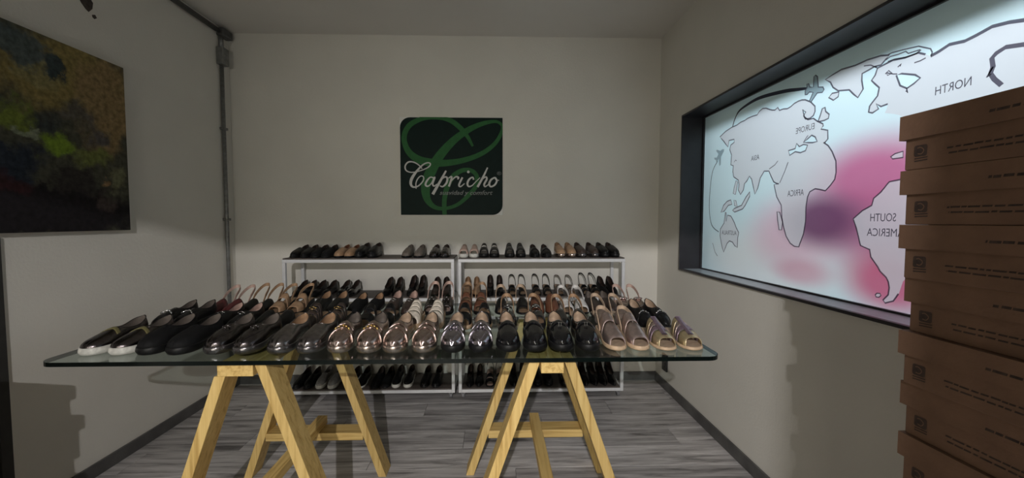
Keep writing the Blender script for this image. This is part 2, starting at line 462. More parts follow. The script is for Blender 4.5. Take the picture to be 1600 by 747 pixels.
def stroke_yz(name, pxs, w, m, closed, x=XP - 0.0015):
    P = toyz(pxs)
    if closed and len(P) > 2: pass
    v, f = ribbon2d(P, w, closed)
    return (v, f, x, m, name)
def emit_stroke(s):
    v, f, x, m, name = s
    return obj(name, mesh(name, [(x, p.x, p.y) for p in v], f, m), pane)
LW = 0.0062
for p in (eurasia, madag, austral, guinea, indo, borneo, phil, uk, green, iceland, falk, carib, africa_sea, med, hudson):
    emit_stroke(stroke_yz('coast_line', p, LW if p not in (falk, borneo, phil, carib) else 0.0045, M_LINE, True))
emit_stroke(stroke_yz('coast_line', cB([(690,328),(740,300),(800,260),(890,240),(960,205),(1050,155),(1150,130),(1233,118),(1330,105)]), 0.010, M_LINE, False))
emit_stroke(stroke_yz('coast_line', namer[16:], LW, M_LINE, False))
emit_stroke(stroke_yz('coast_line', samer[:-4], LW * 0.9, M_LINE, False))
emit_stroke(stroke_yz('coast_line', gulf[:9], 0.012, M_LINE, False))
for pts in (cB([(440,320),(465,308),(540,288),(620,270),(690,285),(700,305),(692,326)]), cB([(430,350),(455,330),(500,318),(545,300),(560,312),(630,290)]),
            cB([(440,360),(480,345),(540,335),(600,315),(635,292)]), cB([(425,432),(445,412),(465,428),(440,440),(430,425),(470,432),(495,432)]), cB([(498,392),(520,372),(512,388)]), cB([(550,515),(556,542),(545,530)]),
            cB([(595,367),(630,355),(662,338)]), cB([(300,385),(340,380),(378,396)]), cB([(1055,390),(1018,452),(1045,430)]), cC([(400,228),(432,205),(448,183)]), cC([(505,190),(485,245),(458,306)]), cC([(205,190),(212,178),(218,182)]),
            cC([(85,640),(98,690),(112,712)]), cD([(205,195),(220,170),(228,160)])):
    emit_stroke(stroke_yz('coast_line', pts, 0.0042, M_LINE, False))
# flight trail and aeroplanes
tr = spline2d(cA([(748,272),(680,280),(600,290),(480,318),(390,348),(310,395),(255,440),(225,500),(210,552)]), 5)
v, f = ribbon2d(toyz([tuple(q) for q in tr]), [0.011 + 0.007 * math.sin(PI * min(1, i / 30)) if i < 32 else 0.008 for i in range(len(tr))])
obj('flight_trail', mesh('flight_trail', [(XP - 0.0012, p.x, p.y) for p in v], f, M_TRAIL), pane)
tr2 = spline2d(cC([(112,185),(85,240),(72,330),(66,450),(80,540),(118,578)]), 5)
v, f = ribbon2d(toyz([tuple(q) for q in tr2]), 0.006)
obj('flight_trail', mesh('flight_trail', [(XP - 0.0012, p.x, p.y) for p in v], f, line_film('map_faint_trail', (0.16, 0.17, 0.20))), pane)
plane1 = cA([(880,280),(872,262),(838,262),(832,185),(818,175),(806,185),(802,262),(775,262),(768,238),(755,240),(755,268),(742,290),(742,318),(758,315),(772,298),(800,300),(772,365),(784,372),(830,305),(868,300)])
plane2 = cC([(150,118),(140,118),(128,128),(108,120),(105,128),(118,145),(108,165),(95,165),(96,175),(105,180),(104,192),(114,182),(120,170),(122,212),(130,205),(132,160),(148,130)])
for p, mfill in ((plane1, M_PLANE), (plane2, M_PLANE)):
    P = toyz(p)
    o = obj('aeroplane_print', mesh('aeroplane_print', [(XP - 0.0020, a, b) for a, b in P], [tuple(range(len(P)))], mfill), pane)
    if p is plane1:
        v, f = ribbon2d(P, 0.0052, True)
        obj('aeroplane_outline', mesh('aeroplane_outline', [(XP - 0.0026, q.x, q.y) for q in v], f, M_LINE), pane)

def text_mesh(body, size, shear=0.0, sx=1.0, bold=0.0):
    c = bpy.data.curves.new('lettering', 'FONT'); c.body = body; c.size = size; c.shear = shear
    c.align_x = 'CENTER'; c.align_y = 'CENTER'; c.offset = bold; c.resolution_u = 3
    o = bpy.data.objects.new('lettering', c); COL.objects.link(o)
    dg = bpy.context.evaluated_depsgraph_get()
    me = bpy.data.meshes.new_from_object(o.evaluated_get(dg))
    bpy.data.objects.remove(o)
    if sx != 1.0: me.transform(Matrix.Diagonal((sx, 1, 1, 1)))
    return me
for body, px, py, cap, wid in (('NORTH', 1489.5, 135.5, 0.027, 0.094), ('EUROPE', 1258.5, 201.5, 0.027, 0.105), ('ASIA', 1180.5, 247, 0.027, 0.066), ('AFRICA', 1243.5, 302, 0.029, 0.098),
                               ('AUSTRALIA', 1139.5, 364, 0.026, 0.145), ('SOUTH', 1380, 340.5, 0.029, 0.093), ('AMERICA', 1383, 364, 0.029, 0.132)):
    me = text_mesh(body, cap / 0.70)
    xs = [v.co.x for v in me.vertices]
    me.transform(Matrix.Diagonal((wid / (max(xs) - min(xs)), 1, 1, 1)))
    p = at_x(px, py, XP)
    # the text reads from the corridor side: its x axis runs away from the camera
    me.transform(Matrix(((0, 0, -1, XP - 0.0022), (1, 0, 0, p.y), (0, 1, 0, p.z), (0, 0, 0, 1))))
    me.materials.clear(); me.materials.append(M_TEXT)
    obj('lettering', me, pane)

# ------------------------------------------------------------------ pipes, painting, marks on the walls
def conduit():
    t = empty('electrical_conduit', (XL + 0.02, 2.86, 0.0))
    tag(t, 'grey electrical conduit pipe with junction box in the left back corner', 'conduit')
    L = Vector(t.location)
    x, yy = XL + 0.017, 2.865
    def part(n, mb, m, **kw):
        o = mb.build(n, m, t, **kw); o.location = -L; return o
    part('vertical_pipe', MB().tube([(x, yy, 0.07), (x, yy, 2.36)], 0.0125, 12).tube([(x, yy, 2.47), (x, yy, 2.56)], 0.016, 12), M_GALV, smooth=True)
    part('ceiling_pipe', MB().tube([(x + 0.004, YF + 0.01, 2.585), (x + 0.004, yy + 0.02, 2.585)], 0.017, 12), M_PIPEDARK, smooth=True)
    part('junction_box', MB().box((XL + 0.001, yy - 0.034, 2.355), (XL + 0.05, yy + 0.034, 2.475)), M_GALV, bevel=0.005)
    part('elbow_fitting', MB().box((XL + 0.001, yy - 0.03, 2.555), (XL + 0.055, yy + 0.075, 2.612)), M_PIPEDARK, bevel=0.01)
    for zz in (0.6, 1.25, 1.9):
        part('clamp', MB().box((XL + 0.0005, yy - 0.024, zz), (XL + 0.033, yy + 0.024, zz + 0.018)), M_GALV, bevel=0.003)
conduit()

def painting_mat():
    m, nt, out = nodes_of('oil_painting'); N = nt.nodes; K = nt.links
    p = N.new('ShaderNodeBsdfPrincipled'); p.inputs['Roughness'].default_value = 0.75; p.inputs['Specular IOR Level'].default_value = 0.2; K.new(p.outputs[0], out.inputs[0])
    geo = N.new('ShaderNodeNewGeometry')
    nz = N.new('ShaderNodeTexNoise'); nz.inputs['Scale'].default_value = 9; nz.inputs['Detail'].default_value = 7; nz.inputs['Roughness'].default_value = 0.62
    K.new(geo.outputs['Position'], nz.inputs['Vector'])
    sb = N.new('ShaderNodeVectorMath'); sb.operation = 'SUBTRACT'; sb.inputs[1].default_value = (0.5, 0.5, 0.5); K.new(nz.outputs['Color'], sb.inputs[0])
    sc = N.new('ShaderNodeVectorMath'); sc.operation = 'SCALE'; sc.inputs['Scale'].default_value = 0.24; K.new(sb.outputs[0], sc.inputs[0])
    ad = N.new('ShaderNodeVectorMath'); K.new(geo.outputs['Position'], ad.inputs[0]); K.new(sc.outputs[0], ad.inputs[1])
    def blob(px, py, ry, rz, edge, hard):
        c = at_x(px, py, XL + 0.035)
        s = N.new('ShaderNodeVectorMath'); s.operation = 'SUBTRACT'; s.inputs[1].default_value = (0, c.y, c.z); K.new(ad.outputs[0], s.inputs[0])
        d = N.new('ShaderNodeVectorMath'); d.operation = 'MULTIPLY'; d.inputs[1].default_value = (0, 1/ry, 1/rz); K.new(s.outputs[0], d.inputs[0])
        ln = N.new('ShaderNodeVectorMath'); ln.operation = 'LENGTH'; K.new(d.outputs[0], ln.inputs[0])
        mr = N.new('ShaderNodeMapRange'); mr.interpolation_type = 'SMOOTHSTEP'
        mr.inputs['From Min'].default_value = 1.0; mr.inputs['From Max'].default_value = edge; mr.inputs['To Max'].default_value = hard
        K.new(ln.outputs['Value'], mr.inputs['Value']); return mr.outputs[0]
    prev = None
    for (px, py, ry, rz, e, h, c) in (
            (110, 130, 0.34, 0.22, 0.7, 1.0, (0.232, 0.181, 0.065)),
            (165, 170, 0.16, 0.30, 0.6, 1.0, (0.246, 0.174, 0.080)),
            (55, 110, 0.12, 0.09, 0.6, 0.9, (0.232, 0.203, 0.087)),
            (90, 108, 0.05, 0.06, 0.6, 0.95, (0.026, 0.043, 0.051)),
            (20, 70, 0.18, 0.10, 0.6, 0.95, (0.072, 0.094, 0.094)),
            (75, 185, 0.12, 0.10, 0.3, 0.9, (0.032, 0.041, 0.043)),
            (120, 185, 0.10, 0.07, 0.3, 0.8, (0.072, 0.072, 0.072)),
            (150, 210, 0.07, 0.07, 0.3, 0.8, (0.058, 0.065, 0.080)),
            (25, 180, 0.10, 0.08, 0.4, 0.9, (0.160, 0.203, 0.032)),
            (50, 207, 0.045, 0.032, 0.5, 0.8, (0.246, 0.275, 0.189)),
            (85, 232, 0.09, 0.075, 0.4, 0.95, (0.189, 0.290, 0.029)),
            (145, 250, 0.13, 0.075, 0.4, 0.9, (0.167, 0.189, 0.051)),
            (185, 285, 0.05, 0.07, 0.3, 0.8, (0.189, 0.189, 0.102)),
            (20, 255, 0.13, 0.10, 0.5, 0.95, (0.020, 0.029, 0.043)),
            (60, 330, 0.55, 0.15, 0.7, 1.0, (0.014, 0.012, 0.014)),
            (120, 285, 0.12, 0.07, 0.4, 0.9, (0.032, 0.028, 0.026)),
            (165, 315, 0.08, 0.07, 0.3, 0.7, (0.087, 0.065, 0.058)),
            (10, 285, 0.12, 0.06, 0.4, 0.6, (0.051, 0.014, 0.017)),
            (165, 290, 0.03, 0.02, 0.3, 0.8, (0.319, 0.189, 0.087))):
        mx = N.new('ShaderNodeMix'); mx.data_type = 'RGBA'; K.new(blob(px, py, ry, rz, e, h), mx.inputs[0])
        if prev is None: mx.inputs[6].default_value = (0.07, 0.07, 0.05, 1)
        else: K.new(prev, mx.inputs[6])
        mx.inputs[7].default_value = (*c, 1); prev = mx.outputs[2]
    n2 = N.new('ShaderNodeTexNoise'); n2.inputs['Scale'].default_value = 45; n2.inputs['Detail'].default_value = 6; K.new(geo.outputs['Position'], n2.inputs['Vector'])
    mr = N.new('ShaderNodeMapRange'); mr.inputs['From Min'].default_value = 0.3; mr.inputs['From Max'].default_value = 0.7; mr.inputs['To Min'].default_value = 0.6; mr.inputs['To Max'].default_value = 1.35
    K.new(n2.outputs['Fac'], mr.inputs['Value'])
    hv = N.new('ShaderNodeHueSaturation'); K.new(mr.outputs[0], hv.inputs['Value']); K.new(prev, hv.inputs['Color']); K.new(hv.outputs[0], p.inputs['Base Color'])
    bp = N.new('ShaderNodeBump'); bp.inputs['Strength'].default_value = 0.3; bp.inputs['Distance'].default_value = 0.003; K.new(n2.outputs['Fac'], bp.inputs['Height']); K.new(bp.outputs[0], p.inputs['Normal'])
    return m
pt = empty('canvas_painting', (XL + 0.018, 1.45, 1.20))
tag(pt, 'unframed dark abstract landscape canvas in ochre and green on left wall', 'painting')
c0 = at_x(197, 108, XL + 0.04); c1 = at_x(200.5, 359.5, XL + 0.04)
PY1 = (c0.y + c1.y) / 2; PZ1, PZ0 = c0.z, c1.z
o = MB().box((XL + 0.018, 0.85, PZ0), (XL + 0.04, PY1, PZ1)).build('canvas', painting_mat(), pt, bevel=0.002); o.location = -Vector(pt.location)
st = MB()
for (a, b) in (((XL + 0.001, 0.86, PZ0 + 0.01), (XL + 0.018, PY1 - 0.01, PZ0 + 0.05)), ((XL + 0.001, 0.86, PZ1 - 0.05), (XL + 0.018, PY1 - 0.01, PZ1 - 0.01)),
               ((XL + 0.001, 0.86, PZ0 + 0.05), (XL + 0.018, 0.90, PZ1 - 0.05)), ((XL + 0.001, PY1 - 0.05, PZ0 + 0.05), (XL + 0.018, PY1 - 0.01, PZ1 - 0.05))):
    o = MB().box(a, b).build('stretcher_bar', M_PINE[1], pt); o.location = -Vector(pt.location)

def chip(pts, label, name='plaster_chip'):
    P = toyz2 = [at_x(a, b, XL + 0.002) for a, b in pts]
    c = sum(P, Vector()) / len(P)
    v = [(p.x - 0.0015, p.y, p.z) for p in P] + [(XL + 0.006, c.y + (p.y - c.y) * 0.8, c.z + (p.z - c.z) * 0.8) for p in P]
    n = len(P)
    f = [tuple(range(n, 2*n))] + [(i, (i+1) % n, n + (i+1) % n, n + i) for i in range(n)]
    o = obj(name, mesh(name, v, f, mat('chipped_plaster', (0.05, 0.04, 0.035), 0.9, var=0.4, scale=60)))
    tag(o, label, 'wall mark')
chip([(118,-14),(128,-14),(140,-5),(146,5),(145,14),(139,19),(134,14),(127,4)], 'large dark chipped mark high on left wall at picture top')
chip([(144,23),(148,23),(151,29),(148,30),(145,27)], 'tiny dark chip just below the larger chipped mark on left wall')

so = empty('wall_socket', (XR - 0.001, 2.79, 0.14))
tag(so, 'small black socket low on right wall near the back corner', 'socket')
MB().box((-0.014, -0.036, 0), (0.0, 0.036, 0.125)).build('cover_plate', M_BLACK, so, bevel=0.003)
for zz in (0.03, 0.075):
    MB().box((-0.017, -0.014, zz), (-0.0135, 0.014, zz + 0.026)).build('outlet', M_BLACKMETAL, so, bevel=0.001)

# ------------------------------------------------------------------ the sign
a0 = at_y(624, 183.5, YB - 0.02); a1 = at_y(785.5, 336.5, YB - 0.02)
SX0, SX1, SZ1, SZ0 = a0.x, a1.x, a0.z + 0.005, a1.z + 0.002
SW, SH = SX1 - SX0, SZ1 - SZ0
sign = empty('wall_sign', ((SX0 + SX1) / 2, YB - 0.001, SZ0))
tag(sign, 'square dark green sign with big green swirl and white script lettering on back wall', 'sign')
sl = Vector(sign.location)
M_SIGNW = mat('sign_white_board', (0.80, 0.80, 0.77), 0.5, var=0.03)
M_SIGND = mat('sign_dark_green', (0.006, 0.017, 0.015), 0.5, var=0.1, spec=0.12)
M_SIGNG = mat('sign_mid_green', (0.034, 0.135, 0.045), 0.5, var=0.1, spec=0.12)
M_SIGNL = mat('sign_letter_white', (0.62, 0.62, 0.60), 0.5, var=0.04)
M_SIGNS = mat('sign_letter_grey', (0.20, 0.22, 0.21), 0.5, var=0.04)
o = MB().box((SX0, YB - 0.018, SZ0), (SX1, YB - 0.001, SZ1)).build('board', M_SIGNW, sign, bevel=0.001); o.location = -sl
def su(X, Y):   # crop pixel -> sign plane
    return (SX0 + (X - 38) / 709.0 * SW, SZ1 - (Y - 42) / 666.0 * SH)
def rounded(x0, x1, z0, z1, r, corners):
    P = []
    for (cx, cz, a, on) in ((x1, z1, 0, corners[0]), (x0, z1, 90, corners[1]), (x0, z0, 180, corners[2]), (x1, z0, 270, corners[3])):
        if on:
            ox = cx - r if a in (0, 270) else cx + r; oz = cz - r if a in (0, 90) else cz + r
            P += [(ox + r * math.cos(math.radians(a + k * 11.25)), oz + r * math.sin(math.radians(a + k * 11.25))) for k in range(9)]
        else: P.append((cx, cz))
    return P
P = rounded(SX0 + 0.003, SX1 - 0.001, SZ0 + 0.001, SZ1 - 0.003, 0.075, (0, 1, 0, 1))
n = len(P)
o = obj('panel', mesh('panel', [(a, YB - 0.0195, b) for a, b in P] + [(a, YB - 0.017, b) for a, b in P], [tuple(range(n))] + [(i, n+i, n+(i+1) % n, (i+1) % n) for i in range(n)], M_SIGND), sign, -sl)
def sign_stroke(name, cps, m, depth, n=6, parent=sign):
    S = spline2d(cps, n)
    pts = [su(s[0], s[1]) for s in S]
    v, f = ribbon2d(pts, [max(0.001, s[2]) / 709.0 * SW for s in S])
    q = [(min(max(p.x, SX0 + 0.001), SX1 - 0.001), YB - depth - 0.0008 * i / len(v), min(max(p.y, SZ0 + 0.001), SZ1 - 0.001)) for i, p in enumerate(v)]
    o = obj(name, mesh(name, q, f, m), parent); o.location = -sl
    return o
sign_stroke('swirl', [(540,238,16),(505,175,26),(452,112,34),(385,64,32),(300,46,26),(200,52,30),(115,92,36),(75,150,36),(72,215,36),(105,285,44),(172,332,52),(260,350,52),(360,352,44),(480,332,36),(600,288,32),(690,222,28),(738,145,24),(742,98,20),(700,70,20),(610,84,30),(510,128,40),(410,198,50),(315,300,62),(255,400,72),(215,500,66),(220,590,50),(265,648,32),(335,664,24),(425,640,24),(500,582,28),(560,510,30),(566,440,30),(525,402,28),(462,404,30),(402,445,36),(362,515,36),(342,605,32),(342,706,30)], M_SIGNG, 0.0205)
LT = 0.0224
letters = [
 [(190,392,7),(165,365,8),(130,347,9),(95,348,10),(74,375,10),(82,405,9),(120,417,7),(180,405,7),(232,382,8),(248,360,8),(230,351,8),(195,366,10),(152,410,15),(118,460,20),(112,498,17),(130,517,12),(165,508,9),(196,475,8),(200,450,7),(184,441,7),(162,457,8),(147,490,8),(148,528,7)],
 [(272,456,10),(246,450,9),(220,478,13),(213,502,13),(229,511,10),(254,490,8),(276,450,14),(262,494,12),(272,510,9),(292,496,6)],
 [(355,405,12),(318,470,16),(262,566,20)],
 [(300,500,6),(328,460,9),(352,447,11),(364,460,14),(356,490,14),(332,513,10),(312,508,8)],
 [(372,455,7),(394,448,12),(374,513,14)],
 [(380,492,6),(402,462,8),(424,446,10),(440,452,13),(434,464,8)],
 [(468,450,13),(444,500,13),(455,513,9),(482,492,6)],
 [(506,404,8),(509,413,19),(512,421,8)],
 [(545,466,12),(538,449,9),(514,464,13),(502,492,14),(511,512,11),(534,506,8),(556,484,6),(590,452,5)],
 [(642,383,9),(612,445,14),(572,516,16)],
 [(582,498,6),(606,462,8),(630,447,10),(636,462,13),(618,498,13),(626,513,9),(650,496,6)],
 [(692,450,10),(666,466,13),(653,495,14),(665,513,11),(692,500,12),(706,472,12),(694,450,9),(700,466,6),(722,470,6)],
]
for k, cps in enumerate(letters):
    sign_stroke('script_letter', cps, M_SIGNL, LT + 0.0002 * k)
def sign_text(body, X, Y, wpx, size, shear, m, bold=0.0):
    me = text_mesh(body, size, shear, bold=bold)
    xs = [v.co.x for v in me.vertices]
    me.transform(Matrix.Diagonal((wpx / 709.0 * SW / (max(xs) - min(xs)), 1, 1, 1)))
    a, b = su(X, Y)
    me.transform(Matrix(((1, 0, 0, a), (0, 0, -1, YB - LT - 0.001), (0, 1, 0, b), (0, 0, 0, 1))))
    me.materials.clear(); me.materials.append(m)
    o = obj('lettering', me, sign); o.location = -sl
sign_text('suavidad y comfort', 489, 556, 368, 0.045, 0.32, M_SIGNS, 0.0006)
sign_text('\u00ae', 722, 424, 30, 0.036, 0.0, M_SIGNS)

# ------------------------------------------------------------------ glass table on trestles
GX0, GX1, GY0, GY1, GZ0, GZ1 = -1.535, 0.805, 1.312, 2.215, 0.761, 0.776
def rounded_rect(x0, x1, y0, y1, r, n=6):
    P = []
    for (cx, cy, a) in ((x1 - r, y1 - r, 0), (x0 + r, y1 - r, 90), (x0 + r, y0 + r, 180), (x1 - r, y0 + r, 270)):
        P += [(cx + r * math.cos(math.radians(a + 90 * k / n)), cy + r * math.sin(math.radians(a + 90 * k / n))) for k in range(n + 1)]
    return P
P = rounded_rect(GX0, GX1, GY0, GY1, 0.05)
n = len(P)
gv = [(a, b, GZ1) for a, b in P] + [(a, b, GZ0) for a, b in P]
gf = [tuple(range(n)), tuple(range(2*n - 1, n - 1, -1))] + [(i, n+i, n+(i+1) % n, (i+1) % n) for i in range(n)]
gt = empty('glass_tabletop', ((GX0 + GX1) / 2, (GY0 + GY1) / 2, GZ0))
tag(gt, 'large clear glass tabletop with dark edge resting on two wooden trestles', 'tabletop')
obj('glass_sheet', mesh('glass_sheet', gv, gf[:2], M_GLASS), gt, -Vector(gt.location))
ed = mesh('polished_edge', gv, gf[2:], M_GLASSEDGE)
obj('polished_edge', ed, gt, -Vector(gt.location))

def slanted(x0, x1, z0, z1, w, y0, y1):
    v = [(x0-w, y0, z0), (x0+w, y0, z0), (x0+w, y1, z0), (x0-w, y1, z0), (x1-w, y0, z1), (x1+w, y0, z1), (x1+w, y1, z1), (x1-w, y1, z1)]
    return MB().add(v, [(0,3,2,1),(4,5,6,7),(0,1,5,4),(1,2,6,5),(2,3,7,6),(3,0,4,7)])
def trestle(cx, label, beam_over):
    t = empty('wooden_trestle', (cx, 1.61, 0)); tag(t, label, 'trestle', 'wooden trestles under the glass')
    yf, yb, d = -0.275, 0.238, 0.088
    tx, bx_, w = 0.060, 0.324, 0.019
    zt = GZ0 - 0.0005
    for y0 in (yf, yb):
        for s in (-1, 1):
            ztop = zt if not (beam_over and s < 0) else zt - 0.047
            xt = s * (tx + (bx_ - tx) * (zt - ztop) / zt)
            slanted(s * bx_, xt, 0, ztop, w, y0, y0 + d).build('leg', M_PINE[2], t, bevel=0.002)
        hb = tx + (bx_ - tx) * (zt - 0.19) / zt - w - 0.006
        MB().box((-hb, y0 + 0.002, 0.185), (hb, y0 + d - 0.002, 0.222)).build('crossbar', M_PINE[0], t, bevel=0.002)
    x0 = -(tx + w + 0.002) if beam_over else -(tx - w - 0.001)
    MB().box((x0, yf - 0.004, zt - 0.046), (tx - w - 0.001, yb + d + 0.004, zt)).build('top_beam', M_PINE[1], t, bevel=0.002)
    MB().box((-0.023, yf - 0.01, 0.2225), (0.023, yb + d + 0.012, 0.262)).build('stretcher', M_PINE[1], t, bevel=0.002)
trestle(-0.868, 'yellow pine trestle under the left half of the glass tabletop', True)
trestle(0.207, 'yellow pine trestle under the right half of the glass tabletop', False)

# ------------------------------------------------------------------ the two racks
RY0, RY1 = 2.665, 2.945
LEV = [0.068, 0.285, 0.500, 0.715, 0.985]
LEVB = 0.02
def rack(x0, x1, label):
    t = empty('shoe_rack', ((x0 + x1) / 2, (RY0 + RY1) / 2, 0)); tag(t, label, 'rack', 'white tube racks against the back wall')
    L = Vector(t.location)
    def part(n, mb, m, parent=None, **kw):
        o = mb.build(n, m, parent or t, **kw)
        if parent is None: o.location = -L
        return o
    T = 0.022
    z0 = LEV[0] - T
    for px in (x0, x1 - T):
        for py in (RY0, RY1 - T):
            part('post', MB().box((px, py, z0), (px + T, py + T, LEV[-1] - T)), M_WHITEMETAL, bevel=0.002)
    for z in LEV:
        top = z == LEV[-1]
        a, b = (x0, x1) if top else (x0 + T, x1 - T)
        part('front_rail', MB().box((a, RY0, z - T), (b, RY0 + T, z)), M_WHITEMETAL, bevel=0.002)
        part('back_rail', MB().box((a, RY1 - T, z - T), (b, RY1, z)), M_WHITEMETAL, bevel=0.002)
        for px in (x0, x1 - T):
            part('side_rail', MB().box((px, RY0 + T, z - T), (px + T, RY1 - T, z)), M_WHITEMETAL, bevel=0.002)
        m = 0.004 if top else T
        part('shelf_board', MB().box((x0 + m, RY0 + 0.003, z + 0.0005), (x1 - m, RY1 - 0.003, z + 0.0085)), M_SHELF, bevel=0.001)
    for px in (x0 + 0.03, x1 - 0.03):
        for py in (RY0 + 0.03, RY1 - 0.03):
            c = part('caster', MB().box((px - 0.013, py - 0.014, 0.030), (px - 0.010, py + 0.014, z0)).box((px + 0.010, py - 0.014, 0.030), (px + 0.013, py + 0.014, z0)).box((px - 0.013, py - 0.014, z0 - 0.003), (px + 0.013, py + 0.014, z0)), M_GREY)
            MB().cyl((px, py, 0.0185), (1, 0, 0), 0.0185, 0.017, 18).build('wheel', M_RUBBER, c, smooth=False)
xl0, xl1 = at_y(440, 403, RY0).x, at_y(709.5, 403, RY0).x
xr0, xr1 = at_y(715.5, 403, RY0).x, at_y(977, 403, RY0).x
rack(xl0, xl1, 'white metal tube shoe rack on casters, left of the two')
rack(xr0, xr1, 'white metal tube shoe rack on casters, right of the two')

# ------------------------------------------------------------------ cardboard boxes
def make_box(cx, cy, z, lenY, widX, h, seed, rz, label, group, face=-1):
    rnd = random.Random(seed)
    t = empty('shoe_box', (cx, cy, z), rz); tag(t, label, 'box', group)
    lh = 0.050
    MB().box((-widX/2 + 0.007, -lenY/2 + 0.007, 0.0), (widX/2 - 0.007, lenY/2 - 0.007, h - 0.003)).build('body', M_CARD, t, bevel=0.002)
    ld = MB()
    # lid: a top sheet and four skirts
    a, b = widX/2, lenY/2; k = 0.004
    ld.box((-a, -b, h - 0.003), (a, b, h))
    ld.box((-a, -b, h - lh), (-a + k, b, h - 0.003)).box((a - k, -b, h - lh), (a, b, h - 0.003))
    ld.box((-a + k, -b, h - lh), (a - k, -b + k, h - 0.003)).box((-a + k, b - k, h - lh), (a - k, b, h - 0.003))
    lid = ld.build('lid', M_CARD, t)
    # printing on the side that faces the room
    X = face * (widX/2 - 0.007) + face * 0.0006
    def line(y0, y1, zc, hh, x, mb):
        yy = y0
        while yy < y1:
            w = rnd.uniform(0.006, 0.020); e = min(yy + w, y1)
            j = rnd.uniform(-0.0004, 0.0004)
            mb.add([(x, yy, zc - hh + j), (x, e, zc - hh + j), (x, e - 0.001, zc + hh + j), (x, yy - 0.001, zc + hh + j)], [(0, 1, 2, 3)])
            yy = e + rnd.uniform(0.0015, 0.004)
    y_far = lenY/2 - 0.007
    mb = MB(); line(y_far - 0.195, y_far - 0.075, 0.034, 0.0016, X, mb); line(y_far - 0.190, y_far - 0.078, 0.024, 0.0016, X, mb)
    mb.build('print_line', M_INK, t)
    mb = MB(); line(y_far - 0.22, y_far - 0.14, h - 0.028, 0.0024, face * (a + 0.0005), mb)
    mb.build('print_line', M_INK, lid)
    # emblem: rounded square with a loop and two strokes below
    mb = MB(); c = (y_far - 0.030, 0.034)
    Q = rounded_rect(c[0] - 0.012, c[0] + 0.012, c[1] - 0.009, c[1] + 0.014, 0.004, 3)
    mb.add([(X, p, q) for p, q in Q], [tuple(range(len(Q)))])
    for dz in (-0.013, -0.018):
        mb.add([(X, c[0] - 0.013, c[1] + dz), (X, c[0] + 0.011, c[1] + dz - 0.001), (X, c[0] + 0.011, c[1] + dz + 0.0015), (X, c[0] - 0.013, c[1] + dz + 0.0025)], [(0, 1, 2, 3)])
    em = mb.build('emblem', M_INK, t)
    loop = spline2d([(c[0] + 0.006, c[1] + 0.008), (c[0], c[1] + 0.009), (c[0] - 0.006, c[1] + 0.003), (c[0] - 0.002, c[1] - 0.004), (c[0] + 0.005, c[1] - 0.003)], 4)
    v, f = ribbon2d(loop, 0.0018)
    obj('emblem_loop', mesh('emblem_loop', [(X + face * 0.0004, p.x, p.y) for p in v], f, M_CARD), em)
    return t
BHH = 0.1155
ORD = ['topmost', 'second', 'third', 'fourth', 'fifth', 'sixth', 'seventh', 'eighth', 'ninth', 'tenth', 'eleventh', 'twelfth', 'thirteenth']
edge = [1405, 1406, 1405, 1411, 1402, 1408, 1403]
NB = 13
ztop = at_x(1405, 180, 0.838).z
BHH = ztop / NB
rb = random.Random(3)
for k in range(NB):
    # k = 0 is the topmost box
    xe = at_y(edge[k], 190 + 87 * k, 0.805).x if k < 7 else xe + rb.uniform(-0.006, 0.006)
    label = ('topmost' if k == 0 else ORD[k] + ' from the top') + (' kraft cardboard box in the tall stack by the window' if k else ' kraft cardboard box of the tall stack by the window')
    make_box(xe + 0.12, 0.805 - 0.17 + rb.uniform(-0.003, 0.003), (NB - 1 - k) * BHH, 0.34, 0.24, BHH - 0.0006, 40 + k, math.radians(rb.uniform(-0.3, 0.3)), label, 'stacked cardboard boxes by the window')
# the stack beside the doorway, whose stepped shadow falls on the left wall
LN = 7
for k in range(LN):
    make_box(XL + 0.19 + rb.uniform(-0.012, 0.022), 1.03, (LN - 1 - k) * BHH, 0.34, 0.30, BHH - 0.0006, 70 + k, 0.0,
             ('topmost' if k == 0 else ORD[k] + ' from the top') + ' cardboard box in the stack against the left wall', 'stacked cardboard boxes at the left wall', 1)

# ------------------------------------------------------------------ shoes
def hermite(xs, ys, x):
    xs = np.array(xs, float); ys = np.array(ys, float); x = np.asarray(x, float)
    m = np.gradient(ys, xs)
    i = np.clip(np.searchsorted(xs, x) - 1, 0, len(xs) - 2)
    h = xs[i+1] - xs[i]; t = (x - xs[i]) / h
    return ((2*t**3 - 3*t**2 + 1) * ys[i] + (t**3 - 2*t**2 + t) * h * m[i] + (-2*t**3 + 3*t**2) * ys[i+1] + (t**3 - t**2) * h * m[i+1])
def sstep(x): x = np.clip(x, 0, 1); return x * x * (3 - 2 * x)
UU = np.array([0, .03, .10, .20, .35, .50, .65, .75, .85, .93, .98, 1])
SS = np.arccos(1 - 2 * UU) / PI
TOES = {
 'round': ([0, .40, .66, .74, .74, .82, .98, 1.0, .93, .73, .42, 0], [0, .40, .64, .70, .66, .72, .88, .96, .91, .73, .43, 0]),
 'almond': ([0, .40, .66, .74, .72, .80, .96, .96, .83, .60, .32, 0], [0, .40, .64, .70, .64, .70, .88, .92, .84, .62, .33, 0]),
 'point': ([0, .40, .66, .74, .72, .80, .94, .90, .68, .40, .17, 0], [0, .40, .64, .70, .64, .70, .86, .87, .70, .42, .18, 0]),
 'square': ([0, .40, .66, .74, .74, .82, .98, 1.0, .97, .86, .58, 0], [0, .40, .64, .70, .66, .72, .88, .96, .95, .86, .60, 0]),
}
